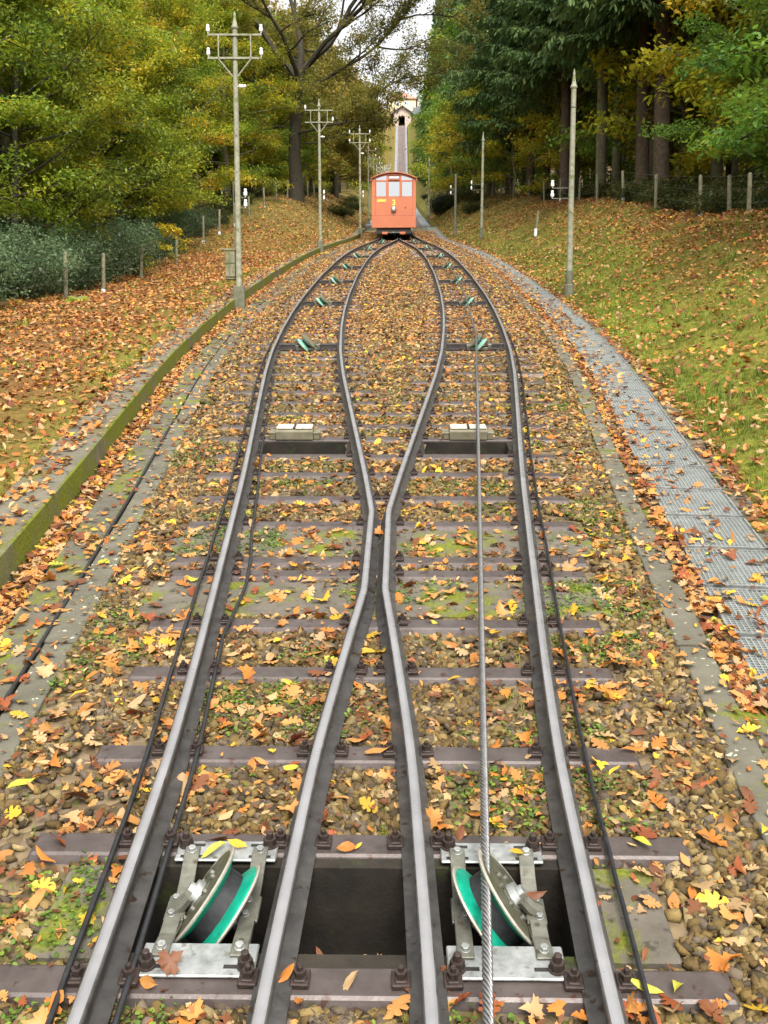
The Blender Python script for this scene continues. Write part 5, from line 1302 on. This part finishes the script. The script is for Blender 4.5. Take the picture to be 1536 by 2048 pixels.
    u = np.repeat(u, 11) + rng.normal(0, .03, len(u) * 11); y = np.repeat(y, 11) + rng.normal(0, .03, len(y) * 11); n = len(u)
    tv = np.array([(0, 0, 0), (.4, .35, .1), (.9, .3, .05), (1, 0, 0), (.9, -.3, .05), (.4, -.35, .1)]); tf = np.array([(0, 5, 1), (1, 5, 4), (1, 4, 2), (2, 4, 3)])
    col = np.array([(.12, .21, .03), (.19, .28, .035), (.09, .15, .025)])[rng.integers(0, 3, n)] * rng.uniform(.8, 1.2, n)[:, None]
    V, F, C = instances(tv, tf, P(u, y, -.135 + .02 * rng.random(n)), rot_euler(rng.normal(.2, .3, n), rng.normal(0, .4, n), rng.uniform(0, 6.28, n)), rng.uniform(.011, .024, n), col)
    o = mesh_np('weeds', V, F, M['grass'], C); tag(o, 'tiny green weeds growing between the ballast stones', 'weeds', None, 'stuff')
build_grass()
def fern(u, y, s, label):
    rng = np.random.default_rng(int(y * 100)); parts = []
    v, f = blade_tuft(3, 26); 
    col = np.tile(np.array([.07, .15, .025]), (len(v), 1)) * rng.uniform(.8, 1.2, (len(v), 1)); v = v * np.array([1.6, 1.6, 1.0])
    o = mesh_np('grass_tuft', v * s, f, M['grass'], col); o.location = (u, y, zt(u, y) - .01); tag(o, label, 'grass tuft')
fern(-4.6, YD(9.9), .22, 'bright green grass tuft in the leaves behind the mossy wall'); fern(-4.75, YD(8.9), .16, 'smaller green tuft at the left photo edge among leaves')

# ------------------------------------------------------------------ the nearest fallen leaves, one object each
LM = {}
def leaf_obj_mesh(kind, ci, j):
    k = (kind, ci, j)
    if k not in LM:
        v, f = LT[kind][j]; rr = np.random.default_rng(kind * 50 + ci * 5 + j)
        LM[k] = mesh_np('fallen_leaf', v, f, M['leaf'], np.tile(LPC[ci] * rr.uniform(.85, 1.15), (len(v), 1)) * rr.uniform(.9, 1.1, (len(v), 1)), True, None, True)
    return LM[k]
def place_leaf(u, y, kind, ci, h=None, size=None, j=None, tilt=.33):
    rr = random; j = rr.randrange(3) if j is None else j
    ua, ya = np.array([u]), np.array([y])
    if h is None: h = float(leaf_height(ua, ya)[0])
    o = link(bpy.data.objects.new('fallen_leaf', leaf_obj_mesh(kind, ci, j)))
    s = (size or rr.uniform(.085, .14)) * SHAPES[kind][2]
    o.matrix_world = TF(u, y, h + .008) @ Matrix.Rotation(rr.gauss(0, tilt), 4, 'X') @ Matrix.Rotation(rr.gauss(0, tilt), 4, 'Y') @ Matrix.Rotation(rr.uniform(0, 6.28), 4, 'Z') @ Matrix.Diagonal((s, s, s * rr.choice([1, 1, -.8]), 1))
    cc = float(c(y)); au = abs(u)
    if u < 0: zone = 'left of the rails' if au > cc + .5 else 'between left rails'
    else: zone = 'right of the rails' if au > cc + .5 else 'between right rails'
    if au < abs(cc - .5): zone = 'between inner rails'
    if au > cc + 1.22: zone = 'on the stone kerb ' + ('left' if u < 0 else 'right')
    if u > 0 and au > cc + 1.55: zone = 'on the grating walkway'
    if u < 0 and au > cc + 1.42: zone = 'on the concrete strip'
    if zone.startswith('on the'): pass
    elif bool(on_sleeper(ua, ya, .06)[0]): zone += ', on a steel sleeper'
    elif bool(on_slab(ua, ya)[0]): zone += ', on a concrete slab'
    elif au < cc + 1.22: zone += ', on gravel'
    band = 'near' if y < YD(3.6) else ('above the open pit' if y < YD(5.2) else 'up by the slabs')
    tx = f'{LEAF_PAL[ci][0]} {SHAPES[kind][0]} leaf {zone}, ' + ('nearest' if band == 'near' else band)
    tag(o, tx, 'fallen leaf', 'fallen leaf: ' + tx); return o
def near_leaves():
    rng = np.random.default_rng(19); random.seed(19); cnt = 0
    # a few set where they catch the eye on plates, slabs and sleepers
    for d, u, k, ci, h in ((3.0, -.56, 1, 3, -.085), (3.53, .58, 2, 2, -.095), (3.56, -.45, 2, 2, -.095), (3.53, -.53, 3, 6, -.095), (3.27, .80, 1, 5, None), (3.45, -.86, 1, 0, None), (3.2, -.9, 2, 6, None), (3.3, .60, 3, 3, -.09), (2.97, -.20, 2, 0, -.1), (6.85, .0, 1, 0, -.10),
                           (3.62, 1.05, 3, 6, None), (2.96, 1.0, 3, 6, None), (2.95, .9, 3, 6, None), (2.9, .33, 0, 5, None)):
        place_leaf(u, YD(d), k, ci, h, .10); cnt += 1
    while cnt < 292:
        d = 2.45 + 4.4 * rng.random() ** .85; y = YD(d); u = float((rng.random() * 2 - 1) * (c(y) + 2.1))
        ua, ya = np.array([u]), np.array([y])
        if in_pits(ua, ya, .05)[0] or near_rail(ua, ya, .06)[0]: continue
        o = abs(u) - float(c(y))
        if (u < 0 and o > 1.85) or (o > 1.22 and o < 1.41 and rng.random() < .6): continue
        if on_sleeper(ua, ya, .06)[0] and rng.random() < .5: continue
        place_leaf(u, y, int(rng.choice(4, p=[.44, .2, .2, .16])), int(rng.choice(7, p=MIXT))); cnt += 1
near_leaves()
EXPOSURE = 1.16; HAZE = 0
# ------------------------------------------------------------------ camera, light, world
cam = bpy.data.cameras.new('camera'); co = bpy.data.objects.new('camera', cam); COL.objects.link(co)
cam.sensor_fit = 'VERTICAL'; cam.sensor_height = 36; cam.sensor_width = 27; cam.lens = 36 * 1950 / 2048
cam.clip_start = .05; cam.clip_end = 3000
yaw, pitch = R(1.03), R(-4.3)
co.location = (.155, 0, 2.26)
co.rotation_euler = (R(90) + pitch, 0, yaw)
SC.camera = co

w = bpy.data.worlds.new('World'); SC.world = w; w.use_nodes = True
nt = w.node_tree; bg = nt.nodes['Background']
sky = nt.nodes.new('ShaderNodeTexSky'); sky.sky_type = 'NISHITA'; sky.sun_disc = False
sky.sun_elevation = R(52); sky.sun_rotation = R(168); sky.dust_density = 4; sky.air_density = 1.2; sky.ozone_density = 1
hs = nt.nodes.new('ShaderNodeHueSaturation'); hs.inputs['Saturation'].default_value = .06
nt.links.new(sky.outputs[0], hs.inputs['Color']); nt.links.new(hs.outputs[0], bg.inputs[0]); bg.inputs[1].default_value = .15
sun = bpy.data.lights.new('sun', 'SUN'); sun.energy = 1.5; sun.angle = R(35); sun.color = (1, .95, .86)
so = bpy.data.objects.new('sun', sun); COL.objects.link(so)
# sun stands behind the camera on the left: direction towards it
az, el = R(168), R(52)
dirv = Vector((math.sin(az) * math.cos(el), math.cos(az) * math.cos(el), math.sin(el)))
so.rotation_euler = dirv.to_track_quat('Z', 'Y').to_euler()
vs = SC.view_settings; vs.view_transform = 'Standard'; vs.look = 'None'; vs.exposure = EXPOSURE; vs.gamma = 1; vs.use_curve_mapping = False
cy = SC.cycles; cy.max_bounces = 6; cy.diffuse_bounces = 3; cy.glossy_bounces = 2; cy.transmission_bounces = 3; cy.transparent_max_bounces = 4
cy.use_denoising = True
cy.caustics_reflective = False; cy.caustics_refractive = False
def haze_box():
    mb = MB(); mb.box(-260, 260, -30, 600, -75, 215)
    m = bpy.data.materials.new('thin_haze'); m.use_nodes = True; nt = m.node_tree
    nt.nodes.remove(nt.nodes['Principled BSDF']); pv = nt.nodes.new('ShaderNodeVolumePrincipled'); pv.inputs['Color'].default_value = (.95, .96, 1, 1); pv.inputs['Density'].default_value = .0005
    nt.links.new(pv.outputs[0], nt.nodes['Material Output'].inputs['Volume'])
    o = mb.build('haze', m); tag(o, 'thin pale autumn haze up the valley', 'haze', None, 'stuff')
if HAZE: haze_box()
